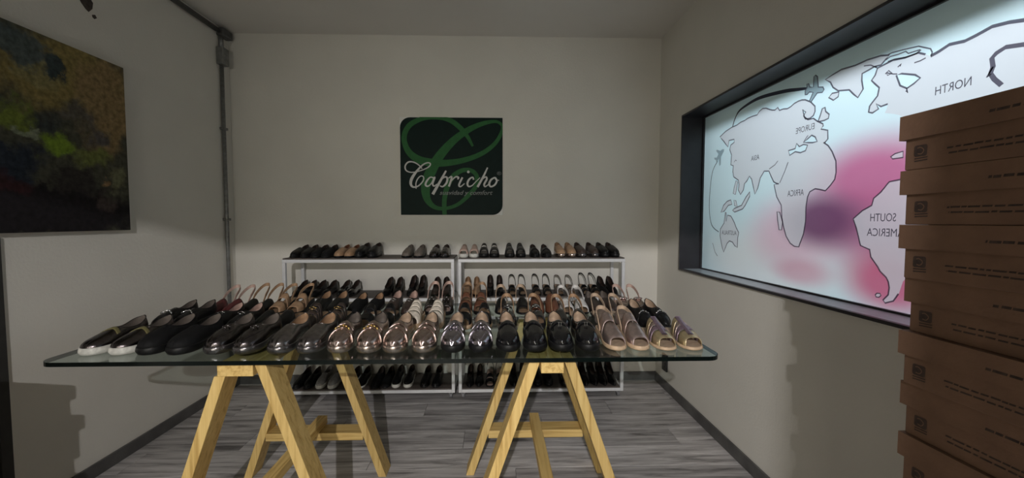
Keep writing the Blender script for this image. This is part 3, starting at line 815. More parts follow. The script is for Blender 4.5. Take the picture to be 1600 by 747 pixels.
class Last:
    def __init__(s, L=.245, W=.084, toe='round', tF=.012, tH=.018, zh=.058, zd=.040, zt=.056, ut=.52, sv=.55, toeH=.030, m=1):
        s.__dict__.update(locals())
    def w(s, side, sp):
        tab = TOES[s.toe][0 if side == s.m else 1]
        return hermite(SS, tab, sp) * s.W / 2
    def zs(s, u): return s.tF + (s.tH - s.tF) * sstep((.80 - u) / .65)
    def base(s, side, sp, k=1.0, dz=0.0):
        u = (1 - np.cos(PI * sp)) / 2
        return np.stack([side * s.w(side, sp) * k, (0.5 - u) * s.L * (k * .5 + .5), s.zs(u) + dz], -1)
    def S(s, side, sp, r):
        sp = np.asarray(sp, float); r = np.asarray(r, float); sp, r = np.broadcast_arrays(sp, r)
        B = s.base(side, sp, .955, .002)
        q1 = np.clip(sp / s.sv, 0, 1)
        uE = .012 + (s.ut - .012) * (1 - np.cos(PI * q1)) / 2
        sE = np.arccos(1 - 2 * uE) / PI
        xo = side * s.w(side, sE) * .84 * np.sin(PI * q1) ** .55 * (q1 < 1)
        zo = s.zs(uE) + hermite([0, .25, .5, .8, 1], [s.zh, s.zh * .88, s.zd, s.zd * .55 + s.zt * .45, s.zt], q1)
        E1 = np.stack([xo, (.5 - uE) * s.L, zo], -1)
        q2 = np.clip((sp - s.sv) / (1 - s.sv), 0, 1)
        uR = s.ut + (1 - s.ut) * q2 ** .95
        hr = (s.toeH + (s.zt - s.toeH) * (1 - q2) ** 1.25) * np.sqrt(np.clip(1 - q2 ** 7, 0, 1))
        E2 = np.stack([0 * q2, (.5 - uR) * s.L, s.zs(uR) + hr], -1)
        Ee = np.where((sp < s.sv)[..., None], E1, E2)
        k = sstep((sp - .18) / (s.sv - .18))
        a = (1 - k) * r + k * (1 - np.cos(r * PI / 2)); b = (1 - k) * r + k * np.sin(r * PI / 2)
        P = np.empty(B.shape)
        P[..., 0] = B[..., 0] + (Ee[..., 0] - B[..., 0]) * a
        P[..., 1] = B[..., 1] + (Ee[..., 1] - B[..., 1]) * a
        P[..., 2] = B[..., 2] + (Ee[..., 2] - B[..., 2]) * b
        bul = .0045 * np.sin(PI * r) * (1 - .6 * k)
        nn = np.stack([B[..., 0], B[..., 1] * .45, 0 * r], -1); nn /= np.maximum(np.linalg.norm(nn, axis=-1, keepdims=True), 1e-6)
        return P + nn * bul[..., None]
    def N(s, side, sp, r):
        e = .008
        d1 = s.S(side, np.clip(sp + e, 0, 1), r) - s.S(side, np.clip(sp - e, 0, 1), r)
        d2 = s.S(side, sp, np.clip(np.asarray(r) + e, 0, 1)) - s.S(side, sp, np.clip(np.asarray(r) - e, 0, 1))
        n = np.cross(d1, d2) * (-side)
        n /= np.maximum(np.linalg.norm(n, axis=-1, keepdims=True), 1e-9)
        return n
def grid_faces(a, b, off=0, flip=False):
    f = []
    for i in range(a - 1):
        for j in range(b - 1):
            q = (off + i*b + j, off + (i+1)*b + j, off + (i+1)*b + j + 1, off + i*b + j + 1)
            f.append(q[::-1] if flip else q)
    return f
def weld(v, f, mats, name, offset=0.0, smooth=True):
    bm = bmesh.new()
    bv = [bm.verts.new(tuple(p)) for p in v]
    for q in f:
        try: bm.faces.new([bv[i] for i in q])
        except ValueError: pass
    bmesh.ops.remove_doubles(bm, verts=bm.verts, dist=2e-4)
    bmesh.ops.recalc_face_normals(bm, faces=bm.faces)
    bm.normal_update()
    # outward: the highest vertex near the toe must point up or forward
    t = min(bm.verts, key=lambda q: q.co.y - q.co.z * .6)
    if t.normal.y - t.normal.z > 0.0 and t.normal.y > 0: bmesh.ops.reverse_faces(bm, faces=bm.faces); bm.normal_update()
    if offset:
        new = [q.co + q.normal * offset for q in bm.verts]
        for q, c in zip(bm.verts, new): q.co = c
    me = bpy.data.meshes.new(name); bm.to_mesh(me); bm.free()
    me.materials.append(mats)
    if smooth: me.polygons.foreach_set('use_smooth', [True] * len(me.polygons))
    return me
NS, NR = 27, 7
def upper_mesh(l, m, name, offset=0.0, s0=0.0, s1=1.0):
    v = []; f = []
    sp = np.linspace(s0, s1, NS); r = np.linspace(0, 1, NR)
    for side in (-1, 1):
        G = l.S(side, sp[:, None], r[None, :]).reshape(-1, 3)
        f += grid_faces(NS, NR, len(v), side > 0); v += list(G)
    return weld(v, f, m, name, offset)
def outline_ring(l, k, dz=None, zabs=None):
    sp = np.linspace(0, 1, NS)
    A = l.base(1, sp, k); Bq = l.base(-1, sp, k)[1:-1][::-1]
    P = np.concatenate([A, Bq])
    if zabs is not None: P[:, 2] = zabs
    elif dz is not None: P[:, 2] += dz
    return P
def sole_mesh(l, m, style):
    R = []
    n = 2 * NS - 2
    if style in ('flat', 'platform', 'wedge', 'cup'):
        up = .004 if style != 'cup' else .007
        R = [outline_ring(l, .90, zabs=0.0), outline_ring(l, .965, zabs=0.0025), outline_ring(l, 1.025 if style != 'wedge' else 1.0)]
        R[1][:, 2] = np.minimum(R[1][:, 2], .0025)
        mid = outline_ring(l, 1.05); mid[:, 2] = .0025 + (mid[:, 2] - .0025) * .5
        R.insert(2, mid)
        R += [outline_ring(l, .995, dz=up), outline_ring(l, .94, dz=up)]
    else:
        R = [outline_ring(l, .93), outline_ring(l, 1.0), outline_ring(l, 1.015), outline_ring(l, .96, dz=.003)]
        for q, d in ((R[0], .0065), (R[1], .005)):
            q[:, 2] -= d
    v = [p for q in R for p in q]; f = []
    for i in range(len(R) - 1):
        for j in range(n):
            j2 = (j + 1) % n
            f.append((i*n+j, i*n+j2, (i+1)*n+j2, (i+1)*n+j))
    for base, flip in ((0, True), ((len(R)-1)*n, False)):
        for i in range(NS - 1):
            a, b = base + i, base + i + 1
            c = base + (n - i) % n; d = base + (n - i - 1) % n
            q = [a, b, d, c] if i not in (0, NS - 2) else ([a, b, d] if i == 0 else [a, b, c])
            f.append(tuple(q[::-1] if flip else q))
    me = mesh('sole', v, f, m, True)
    return me
def insole_mesh(l, m, k=.90, dz=.0045):
    sp = np.linspace(0, 1, NS)
    A = l.base(1, sp, k, dz); Bq = l.base(-1, sp, k, dz)
    v = list(A) + list(Bq); f = [(i, i+1, NS+i+1, NS+i) for i in range(NS - 1)]
    return mesh('insole', v, f, m, True)
def band_mesh(l, m, s0, s1, r0=0.0, off=.0015, th=.0026, nb=5, name='band', sleft=None):
    """closed strap over the foot between two stations"""
    n = 9
    sp = np.linspace(s0, s1, nb)
    rows = []; nor = []
    for side, rr in ((-1, np.linspace(r0, 1, n)), (1, np.linspace(1, r0, n)[1:])):
        rc = np.clip(rr, 0.02, .98)
        G = l.S(side, sp[None, :], rr[:, None]); Nn = l.N(side, sp[None, :] + 0 * rc[:, None], rc[:, None] + 0 * sp[None, :])
        if r0 == 0: pass
        rows.append(G); nor.append(Nn)
    G = np.concatenate(rows); Nn = np.concatenate(nor)
    flip = np.sign(np.mean(Nn[n-2:n+1, :, 2])) or 1
    Nn = Nn * flip
    Nn[n-1, :, 0] = 0
    a, b = G.shape[:2]
    out = (G + Nn * off).reshape(-1, 3); inn = (G + Nn * (off - th)).reshape(-1, 3)
    v = list(out) + list(inn); f = grid_faces(a, b) + grid_faces(a, b, a*b, True)
    for i in range(a - 1):
        f.append((i*b, a*b+i*b, a*b+(i+1)*b, (i+1)*b)); f.append((i*b+b-1, (i+1)*b+b-1, a*b+(i+1)*b+b-1, a*b+i*b+b-1))
    return weld(v, f, m, name)
def arch_pts(l, u, phi):
    u, phi = np.broadcast_arrays(np.asarray(u, float), np.asarray(phi, float))
    sp = np.arccos(np.clip(1 - 2 * u, -1, 1)) / PI
    c = np.cos(phi)
    w = np.where(c < 0, l.w(-1, sp), l.w(1, sp)) * .97
    hh = l.toeH + (l.zt - l.toeH) * np.clip((.90 - u) / (.90 - l.ut), 0, 1.1)
    return np.stack([w * np.sign(c) * np.abs(c) ** .72, (.5 - u) * l.L, l.zs(u) + .001 + hh * np.abs(np.sin(phi)) ** .78], -1)
def arch_band(l, m, ua, ub, name='strap', curve=.03, th=.0028, nb=5, skew=0.0):
    phi = np.linspace(0, PI, 17)
    u = np.linspace(ua, ub, nb)
    U = u[None, :] - curve * (np.sin(phi) ** 1.5)[:, None] + skew * np.cos(phi)[:, None]
    G = arch_pts(l, U, phi[:, None] + 0 * U)
    d = np.stack([np.cos(phi) * .8, 0 * phi, np.sin(phi)], -1); d /= np.linalg.norm(d, axis=-1, keepdims=True)
    inn = G - d[:, None, :] * th
    a, b = G.shape[:2]
    v = list(G.reshape(-1, 3)) + list(inn.reshape(-1, 3)); f = grid_faces(a, b) + grid_faces(a, b, a*b, True)
    for i in range(a - 1):
        f.append((i*b, a*b+i*b, a*b+(i+1)*b, (i+1)*b)); f.append((i*b+b-1, (i+1)*b+b-1, a*b+(i+1)*b+b-1, a*b+i*b+b-1))
    return weld(v, f, m, name)
def topline(l, off=0.0, n=30):
    sp = np.linspace(0, l.sv, n)
    A = l.S(1, sp, np.ones(n)); Bq = l.S(-1, sp, np.ones(n))
    A[-1, 0] = 0; A[0, 0] = 0
    return [tuple(p) for p in A[:-1]] + [tuple(p) for p in Bq[::-1][:-1]]
def sling_mesh(l, m, h, w=.008, y0=.32, name='back_strap'):
    k = 19; v = []
    yA = (.5 - y0) * l.L; yH = .5 * l.L + .002
    zb = float(l.zs(0.1))
    for i in range(k):
        th = -PI/2 + PI * i / (k - 1)
        c = max(0.0, math.cos(th)); x = math.copysign(abs(math.sin(th)) ** .8, math.sin(th)) * l.W * (.42 - .03 * c)
        y = yA + (yH - yA) * c ** .75
        z = zb + .014 + (h - .014) * c ** .48
        for dx, dz in ((1.0, -w/2), (1.0, w/2), (.90, w/2), (.90, -w/2)):
            v.append((x * dx, yA + (y - yA) * (1.0 if dx == 1 else .97), z + dz))
    f = []
    for i in range(k - 1):
        for j in range(4):
            f.append((i*4+j, i*4+(j+1) % 4, (i+1)*4+(j+1) % 4, (i+1)*4+j))
    f += [(0, 1, 2, 3), tuple(4*(k-1)+j for j in (3, 2, 1, 0))]
    return mesh(name, v, f, m, False)
def heel_mesh(l, m, slim):
    zt = float(l.zs(.08)) - .004
    k = .80 if not slim else .62
    v = []; n = 14
    for z, sc in ((0, k * (.85 if not slim else .42)), (zt * .5, k * (.86 if not slim else .55)), (zt, .98)):
        for i in range(n):
            a = 2*PI*i/n
            x = math.cos(a) * l.W * .36 * sc; yy = .5*l.L - .030 + math.sin(a) * .029 * sc + (0 if z == zt else .004)
            v.append((x, yy, z if z < zt else float(l.zs(.5 - yy / l.L)) - .003))
    f = [tuple(range(n - 1, -1, -1)), tuple(range(2*n, 3*n))]
    for r in range(2):
        for i in range(n): f.append((r*n+i, r*n+(i+1) % n, (r+1)*n+(i+1) % n, (r+1)*n+i))
    return mesh('heel', v, f, m, True)

# -- colours
def LE(name, c, rough=.35, metal=0.0, **k):
    if sum(c) < .05: k.setdefault('spec', .28)
    return mat('shoe_' + name, c, rough, metal, var=k.pop('var', .18), scale=70, bump=k.pop('bump', .10), bscale=260, **k)
C = {
 'black': LE('black_leather', (.0055, .0055, .006), .38), 'patent': LE('black_patent', (.006, .006, .007), .07, bump=0, coat=0.5, spec=.5), 'suede': LE('black_suede', (.0045, .0045, .005), .8),
 'pewter': LE('pewter', (.27, .25, .25), .27, 1.0), 'darkpewter': LE('dark_pewter', (.13, .115, .115), .27, 1.0), 'rose': LE('rose_gold', (.56, .45, .41), .24, 1.0), 'silver': LE('silver', (.46, .43, .47), .22, 1.0),
 'bronze': LE('bronze_satin', (.58, .455, .42), .33, .9), 'gold': LE('gold', (.60, .49, .30), .3, .8), 'plum': LE('plum_metal', (.30, .22, .27), .3, .7),
 'tan': LE('tan', (.36, .225, .13), .5), 'beige': LE('beige', (.46, .34, .24), .55), 'cream': LE('cream', (.74, .66, .55), .55), 'brown': LE('brown', (.15, .058, .030), .5), 'darkbrown': LE('dark_brown', (.045, .030, .024), .45),
 'maroon': LE('maroon', (.10, .016, .018), .45), 'taupe': LE('taupe', (.15, .125, .105), .5), 'white': LE('white', (.66, .64, .61), .5), 'grey': LE('grey', (.24, .235, .23), .6), 'pink': LE('pale_pink', (.50, .35, .29), .5),
 'olive': LE('olive_elastic', (.17, .15, .06), .6), 'rubberblack': LE('black_rubber', (.007, .007, .0075), .45), 'rubberwhite': LE('white_rubber', (.62, .61, .56), .5), 'soletan': LE('tan_sole', (.55, .39, .25), .55),
 'steel': mat('buckle_steel', (.6, .6, .6), .2, 1.0), 'brass': mat('buckle_brass', (.65, .46, .17), .22, 1.0), 'pewtersole': LE('pewter_sole', (.19, .18, .185), .22, .9), 'rosesole': LE('rose_sole', (.48, .40, .36), .24, .95),
}
def orn_bit(l, m, sp=.672, full=True):
    mb = MB(); pts = []
    for side, rr in ((-1, np.linspace(.55, 1, 6)), (1, np.linspace(1, .55, 6)[1:])):
        P = l.S(side, np.full(len(rr), sp), rr)
        pts += [Vector(p) + Vector((0, -.002, .0065)) for p in P]
    mb.tube(pts, .0018, 6)
    for i in (1, 3, 5, 7, 9):
        mb.ball(pts[i], .0042, 8)
    return mb.me('metal_bit', m, True)
def orn_ring(l, m, sp=.65):
    mb = MB()
    c = Vector(l.S(1, np.array([sp]), np.array([1.0]))[0]) + Vector((0, -.003, .005))
    mb.tube([c + Vector((.011*math.cos(a), -.003*math.sin(a), .006*math.sin(a))) for a in np.linspace(0, 2*PI, 14, endpoint=False)], .0018, 6, closed=True)
    for s in (-1, 1): mb.ball(c + Vector((s*.013, 0, 0)), .0035, 8)
    return mb.me('buckle', m, True)
def orn_mono(l, m, sp=.66):
    mb = MB(); c = Vector(l.S(1, np.array([sp]), np.array([1.0]))[0]) + Vector((0, -.004, .003))
    for s in (-1, 1):
        x = c.x + s * .0045
        mb.box((x - .0015, c.y - .004, c.z - .004), (x + .0015, c.y, c.z + .009))
        for z in (c.z - .005, c.z + .008): mb.box((x - .0035, c.y - .004, z), (x + .0035, c.y, z + .002))
    return mb.me('metal_monogram', m)
def orn_tassel(l, m, sp=.655):
    mb = MB(); c = Vector(l.S(1, np.array([sp]), np.array([1.0]))[0]) + Vector((0, -.005, .009))
    for s in (-1, 1):
        mb.tube([c, c + Vector((s*.006, -.004, -.001)), c + Vector((s*.010, -.012, -.006)), c + Vector((s*.012, -.020, -.010))], [.0025, .003, .0042, .005], 7)
    mb.ball(c, .0052, 8, sc=(1.5, .8, .8))
    return mb.me('tassel', m, True)
def orn_bow(l, m, sp=.64, k=1.0):
    mb = MB(); c = Vector(l.S(1, np.array([sp]), np.array([1.0]))[0]) + Vector((0, -.002, .004))
    for s in (-1, 1): mb.ball(c + Vector((s*.012*k, 0, .001)), .011*k, 8, sc=(1.1, .6, .55))
    mb.ball(c, .006*k, 8)
    return mb.me('bow', m, True)
def seam_mesh(l, m, r=.60):
    A = l.S(1, np.linspace(l.sv + .04, .93, 12), np.full(12, r)); Bq = l.S(-1, np.linspace(.93, l.sv + .04, 12), np.full(12, r))
    mid = l.S(1, np.array([1.0]), np.array([r]))
    e = Vector((0, 0, .0006))
    A = l.S(1, np.linspace(l.sv + .04, .97, 14), np.linspace(.55, .80, 14)); Bq = l.S(-1, np.linspace(.97, l.sv + .04, 14), np.linspace(.80, .55, 14))
    return MB().tube([Vector(p) + e for p in A] + [Vector(p) + e for p in Bq], .0011, 5).me('apron_seam', m, True)

SHOE_CACHE = {}
def shoe_parts(spec, m):
    """list of (part name, mesh, parent index or None) in the shoe's own frame: toe towards -y, on z = 0"""
    key = (tuple(sorted((k, str(v)) for k, v in spec.items() if k not in ('desc',))), m)
    if key in SHOE_CACHE: return SHOE_CACHE[key]
    kind = spec['kind']; up = C[spec.get('col', 'black')]; lin = C[spec.get('lin', 'beige')]; so = C[spec.get('sole', 'rubberblack')]
    style = spec.get('style', 'flat')
    tF, tH = {'flat': (.010, .016), 'platform': (.024, .030), 'cup': (.020, .024), 'wedge': (.016, .048), 'block': (.009, .045), 'slim': (.008, .058), 'low': (.009, .024)}[style]
    l = Last(L=spec.get('L', .245), W=spec.get('W', .084), toe=spec.get('toe', 'round'), tF=spec.get('tF', tF), tH=spec.get('tH', tH), m=m,
             zh=spec.get('zh', .064), zd=spec.get('zd', .040), zt=spec.get('zt', .054), ut=spec.get('ut', .50), toeH=spec.get('toeH', .030))
    R = []
    R.append(('sole', sole_mesh(l, so, {'block': 'thin', 'slim': 'thin', 'low': 'thin'}.get(style, style)), None))
    if style in ('block', 'slim', 'low'): R.append(('heel', heel_mesh(l, C[spec.get('heel', spec.get('sole', 'rubberblack'))], style == 'slim'), None))
    R.append(('insole', insole_mesh(l, lin), None))
    if kind in ('loafer', 'pump'):
        R.append(('upper', upper_mesh(l, up, 'upper'), None)); iu = len(R) - 1
        R.append(('lining', upper_mesh(l, lin, 'lining', -.0022), None))
        R.append(('topline_binding', MB().tube(topline(l), .0017, 5, closed=True).me('topline_binding', C[spec.get('bind', spec.get('col', 'black'))], True), iu))
        if spec.get('seam'): R.append(('apron_seam', seam_mesh(l, up), iu))
        if spec.get('strap'): R.append(('strap', band_mesh(l, C[spec['strap']], .645, .705, off=.0040, th=.005, name='strap'), None))
        if spec.get('tongue'): R.append(('tongue', band_mesh(l, up, .552, .612, r0=.42, off=.0042, th=.005, name='tongue'), None))
        if spec.get('gore'): R.append(('elastic_gore', band_mesh(l, C[spec['gore']], .555, .60, r0=.45, off=.0022, th=.003, name='elastic_gore'), None))
    elif kind == 'slide':        # backless sandal with broad straps
        cols = spec.get('bandcols') or [spec.get('col', 'black')]
        if spec.get('vamp'): R.append(('vamp', band_mesh(l, up, *spec['vamp'], nb=9, name='vamp'), None))
        for i, (a, b) in enumerate(spec.get('bands', [])):
            R.append(('strap', arch_band(l, C[cols[i % len(cols)]], a, b), None))
        if spec.get('label'): 
            mb = MB(); z = float(l.zs(.35)) + .0055
            mb.box((-.020, .5*l.L - .36*l.L - .03, z), (.020, .5*l.L - .36*l.L + .012, z + .0012)); R.append(('paper_label', mb.me('paper_label', M_PAPER), None))
        if spec.get('tbar'):
            pts = [Vector(arch_pts(l, q, PI/2)) + Vector((0, -.0005, .0012)) for q in np.linspace(.37, .84, 12)]
            v = []; f = []
            for i, p in enumerate(pts): v += [p + Vector((-.0115, 0, -.0035)), p + Vector((.0115, 0, -.0035)), p + Vector((.0085, -.0004, .0008)), p + Vector((-.0085, -.0004, .0008))]
            for i in range(len(pts) - 1):
                for j in range(4): f.append((i*4+j, i*4+(j+1) % 4, (i+1)*4+(j+1) % 4, (i+1)*4+j))
            f += [(0, 1, 2, 3), tuple(4*(len(pts)-1)+j for j in (3, 2, 1, 0))]
            R.append(('centre_strap', mesh('centre_strap', v, f, C[spec['tbar']], True), None))
    elif kind == 'sling':        # peep toe or closed front with a strap round the heel
        if spec.get('vamp'): R.append(('vamp', band_mesh(l, up, *spec['vamp'], nb=9, name='vamp'), None))
        for (a, b) in spec.get('bands', []):
            R.append(('strap', arch_band(l, up, a, b, nb=6), None))
        R.append(('back_strap', sling_mesh(l, C[spec.get('strapcol', spec.get('col', 'black'))], spec.get('sh', .075), spec.get('sw', .017), spec.get('sy', .42)), None))
        if spec.get('label'):
            mb = MB(); z = float(l.zs(.35)) + .0055
            mb.box((-.018, .5*l.L - .36*l.L - .03, z), (.018, .5*l.L - .36*l.L + .012, z + .0012)); R.append(('paper_label', mb.me('paper_label', M_PAPER), None))
    orn = spec.get('orn')
    if orn:
        fn = {'bit': orn_bit, 'ring': orn_ring, 'mono': orn_mono, 'tassel': orn_tassel, 'bow': orn_bow}[orn]
        me = fn(l, C[spec.get('ornc', 'steel')]); R.append((me.name.split('.')[0], me, None))
    SHOE_CACHE[key] = R
    return R
KINDNAME = {'loafer': ('loafer', 'shoe'), 'pump': ('pump', 'shoe'), 'slide': ('slide_sandal', 'sandal'), 'sling': ('slingback_shoe', 'shoe')}
NUM = ['first', 'second', 'third', 'fourth', 'fifth', 'sixth', 'seventh', 'eighth', 'ninth', 'tenth', 'eleventh', 'twelfth', 'thirteenth', 'fourteenth']
def place_shoe(spec, x, y, z, rz, m, label, group):
    nm, cat = KINDNAME[spec['kind']]
    t = empty(nm, (x, y, z), rz); tag(t, label, cat, group)
    made = []
    for name, me, par in shoe_parts(spec, m):
        made.append(obj(name, me, t if par is None else made[par]))
    return t
rj = random.Random(11)
def row(pairs, ytoe, z, ref, rowname, group, W, gap, xmin, xmax, L, toe_ref=True, jit=1.2):
    """pairs: (px left shoe, px right shoe, spec); px read off at the toe (ref='toe') or at the heel"""
    xs = []
    for a, b, sp in pairs:
        for p in (a, b):
            yy = ytoe if toe_ref else ytoe + L - .01
            d = ray(p, ref); t = yy / d.y
            xs.append(d.x * t)
    ws = [sp.get('W', W) for _, _, sp in pairs for _ in (0, 1)]
    for _ in range(400):
        for i in range(len(xs)):
            lo = xmin + ws[i]/2; hi = xmax - ws[i]/2
            xs[i] = min(max(xs[i], lo), hi)
        for i in range(len(xs) - 1):
            need = (ws[i] + ws[i+1]) / 2 * 1.0 + gap - (xs[i+1] - xs[i])
            if need > 0: xs[i] -= need / 2; xs[i+1] += need / 2
    for i, (a, b, sp) in enumerate(pairs):
        sp = dict(sp); sp.setdefault('W', W); sp.setdefault('L', L)
        for j, m in ((0, -1), (1, 1)):
            lab = '%s shoe of %s, %s pair from left in %s' % (('left-hand', 'right-hand')[j], sp['desc'], NUM[i], rowname)
            place_shoe(sp, xs[2*i+j], ytoe + sp['L'] / 2 + rj.uniform(0, .006), z, math.radians(rj.uniform(-jit, jit)), m, lab, group)

# ---- the glass table, front row
F = dict
front = [
 (129, 176, F(kind='loafer', desc='white-soled pewter slip-ons', col='darkpewter', sole='rubberwhite', style='cup', gore='olive', lin='taupe', W=.092, toeH=.026, zt=.05)),
 (220, 268, F(kind='loafer', desc='plain black suede slip-ons', col='suede', sole='rubberblack', style='platform', lin='taupe', W=.094, ut=.54)),
 (326, 374, F(kind='loafer', desc='dark pewter buckle loafers', col='darkpewter', sole='pewtersole', style='platform', lin='taupe', orn='ring', ornc='darkpewter', W=.092, seam=1)),
 (428, 475, F(kind='loafer', desc='plain pewter slip-on loafers', col='pewter', sole='pewtersole', style='platform', lin='tan', W=.092)),
 (522, 569, F(kind='loafer', desc='rose-pewter gold-bit loafers', col='rose', sole='rosesole', style='platform', lin='taupe', strap='rose', orn='bit', ornc='brass', W=.089, seam=1, tongue=1, zt=.060, bind='darkpewter')),
 (613, 659, F(kind='loafer', desc='rose-gold strap loafers', col='rose', sole='rosesole', style='platform', lin='beige', strap='rose', W=.089, seam=1, tongue=1, zt=.060, bind='darkpewter')),
 (706, 750, F(kind='loafer', desc='silver tassel loafers', col='silver', sole='rubberblack', style='platform', lin='beige', strap='silver', orn='tassel', ornc='silver', W=.089, seam=1, tongue=1, zt=.060)),
 (795, 838, F(kind='loafer', desc='plain black patent loafers', col='patent', sole='rubberblack', style='platform', lin='beige', W=.091, tongue=1, zt=.058)),
 (881, 924, F(kind='loafer', desc='black patent monogram loafers', col='patent', sole='rubberblack', style='platform', lin='beige', orn='mono', ornc='steel', W=.091, tongue=1, zt=.058)),
 (968, 1005, F(kind='sling', desc='bronze peep-toe slingback sandals', col='bronze', sole='soletan', style='wedge', tF=.014, tH=.030, lin='beige', W=.080, bands=[(.36, .56), (.60, .925)], zt=.074, ut=.42, toeH=.030, sh=.078, sw=.016, strapcol='beige')),
 (1047, 1089, F(kind='slide', desc='gold and plum striped sandals', col='gold', sole='soletan', style='flat', lin='beige', W=.086, bands=[(.40, .50), (.525, .60), (.625, .71), (.735, .93)], bandcols=['gold', 'bronze', 'plum', 'gold'], tbar='plum', zt=.070, ut=.42, toeH=.034)),
]
row(front, 1.366, GZ1, 555, 'table front row', 'shoes in the front row on the glass table', .084, .002, GX0 + .002, GX1 + .004, .245, True)
# ---- middle row
mid = [
 (303, 332, F(kind='loafer', desc='black bit loafers', col='black', style='platform', lin='taupe', orn='bit', seam=1)),
 (376, 407, F(kind='loafer', desc='black buckle loafers', col='black', style='flat', lin='pink', orn='ring')),
 (443, 470, F(kind='slide', desc='black backless mules', col='black', lin='tan', vamp=(.54, .99), style='low')),
 (508, 543, F(kind='slide', desc='dark brown multi-strap sandals', col='darkbrown', lin='tan', style='wedge', tH=.03, bands=[(.40, .48), (.52, .60), (.64, .72), (.76, .93)], orn='ring', ornc='brass', zt=.064, ut=.42)),
 (590, 617, F(kind='slide', desc='black two-band sandals', col='black', lin='tan', style='wedge', tH=.032, bands=[(.44, .58), (.70, .92)], label=1, zt=.064, ut=.42)),
 (656, 687, F(kind='slide', desc='cream multi-strap sandals', col='cream', lin='brown', sole='soletan', style='platform', bands=[(.33, .43), (.45, .56), (.58, .69), (.71, .92)], zt=.070, ut=.40, W=.080)),
 (729, 757, F(kind='slide', desc='black and tan sandals', col='black', lin='tan', sole='soletan', style='wedge', tH=.034, bands=[(.44, .58), (.70, .92)], label=1, zt=.064, ut=.42)),
 (792, 833, F(kind='sling', desc='black buckled ankle-strap sandals', col='patent', lin='tan', style='platform', bands=[(.46, .58), (.70, .92)], sh=.080, label=1, zt=.06, ut=.42, orn='ring', strapcol='tan')),
 (868, 895, F(kind='sling', desc='black patent slingback shoes', col='patent', lin='beige', style='low', vamp=(.56, .99), sh=.082, strapcol='tan', label=1)),
 (930, 957, F(kind='sling', desc='beige-trimmed slingback shoes', col='bronze', lin='beige', style='low', bands=[(.56, .93)], sh=.084, strapcol='beige', label=1)),
 (995, 1022, F(kind='loafer', desc='black silver-bit loafers', col='black', lin='beige', style='low', strap='black', orn='bit', ornc='steel', toe='almond')),
]
row(mid, 1.650, GZ1, 470, 'table middle row', 'shoes in the middle row on the glass table', .076, .003, GX0 + .004, GX1 - .006, .24, False)
# ---- back row of the table
back = [
 (359, 383, F(kind='sling', desc='maroon slingback shoes', col='maroon', lin='pink', style='low', vamp=(.55, .99), sh=.092, strapcol='pink')),
 (410, 434, F(kind='sling', desc='black tan-lined slingbacks', col='black', lin='tan', style='low', bands=[(.54, .93)], sh=.100, strapcol='tan')),
 (460, 486, F(kind='sling', desc='tan open sandals', col='tan', lin='tan', style='wedge', bands=[(.46, .60), (.70, .93)], sh=.075, strapcol='tan', sw=.016, zt=.06, ut=.42)),
 (514, 539, F(kind='loafer', desc='black tan-lined loafers', col='black', lin='tan', style='low')),
 (570, 595, F(kind='loafer', desc='black slip-ons', col='suede', lin='tan', style='flat', zh=.062)),
 (624, 648, F(kind='loafer', desc='dark brown slip-ons', col='darkbrown', lin='pink', style='low', orn='ring')),
 (682, 701, F(kind='sling', desc='pewter pink-trimmed sandals', col='darkpewter', lin='pink', style='wedge', bands=[(.52, .93)], sh=.082, strapcol='pink', orn='tassel', ornc='pewter')),
 (731, 752, F(kind='sling', desc='tan strap sandals', col='brown', lin='tan', style='wedge', bands=[(.46, .60), (.70, .93)], sh=.078, strapcol='tan', sw=.016, zt=.06, ut=.42)),
 (783, 815, F(kind='sling', desc='black beige-strap slingbacks', col='black', lin='tan', style='low', bands=[(.55, .93)], sh=.088, strapcol='beige', label=1)),
 (842, 868, F(kind='slide', desc='brown closed mules', col='brown', lin='brown', style='low', vamp=(.50, .99), zt=.066, ut=.38)),
 (897, 918, F(kind='sling', desc='white slingback shoes', col='white', lin='tan', style='low', bands=[(.55, .93)], sh=.082, strapcol='white', sw=.016)),
 (940, 957, F(kind='loafer', desc='dark taupe slip-ons', col='darkbrown', lin='taupe', style='flat')),
 (970, 992, F(kind='sling', desc='rose-gold knotted slingbacks', col='rose', lin='beige', style='low', bands=[(.55, .93)], sh=.086, strapcol='pink', orn='bow', ornc='rose')),
]
row(back, 1.915, GZ1, 448, 'table back row', 'shoes in the back row on the glass table', .074, .0025, GX0 + .10, GX1 - .006, .235, False)

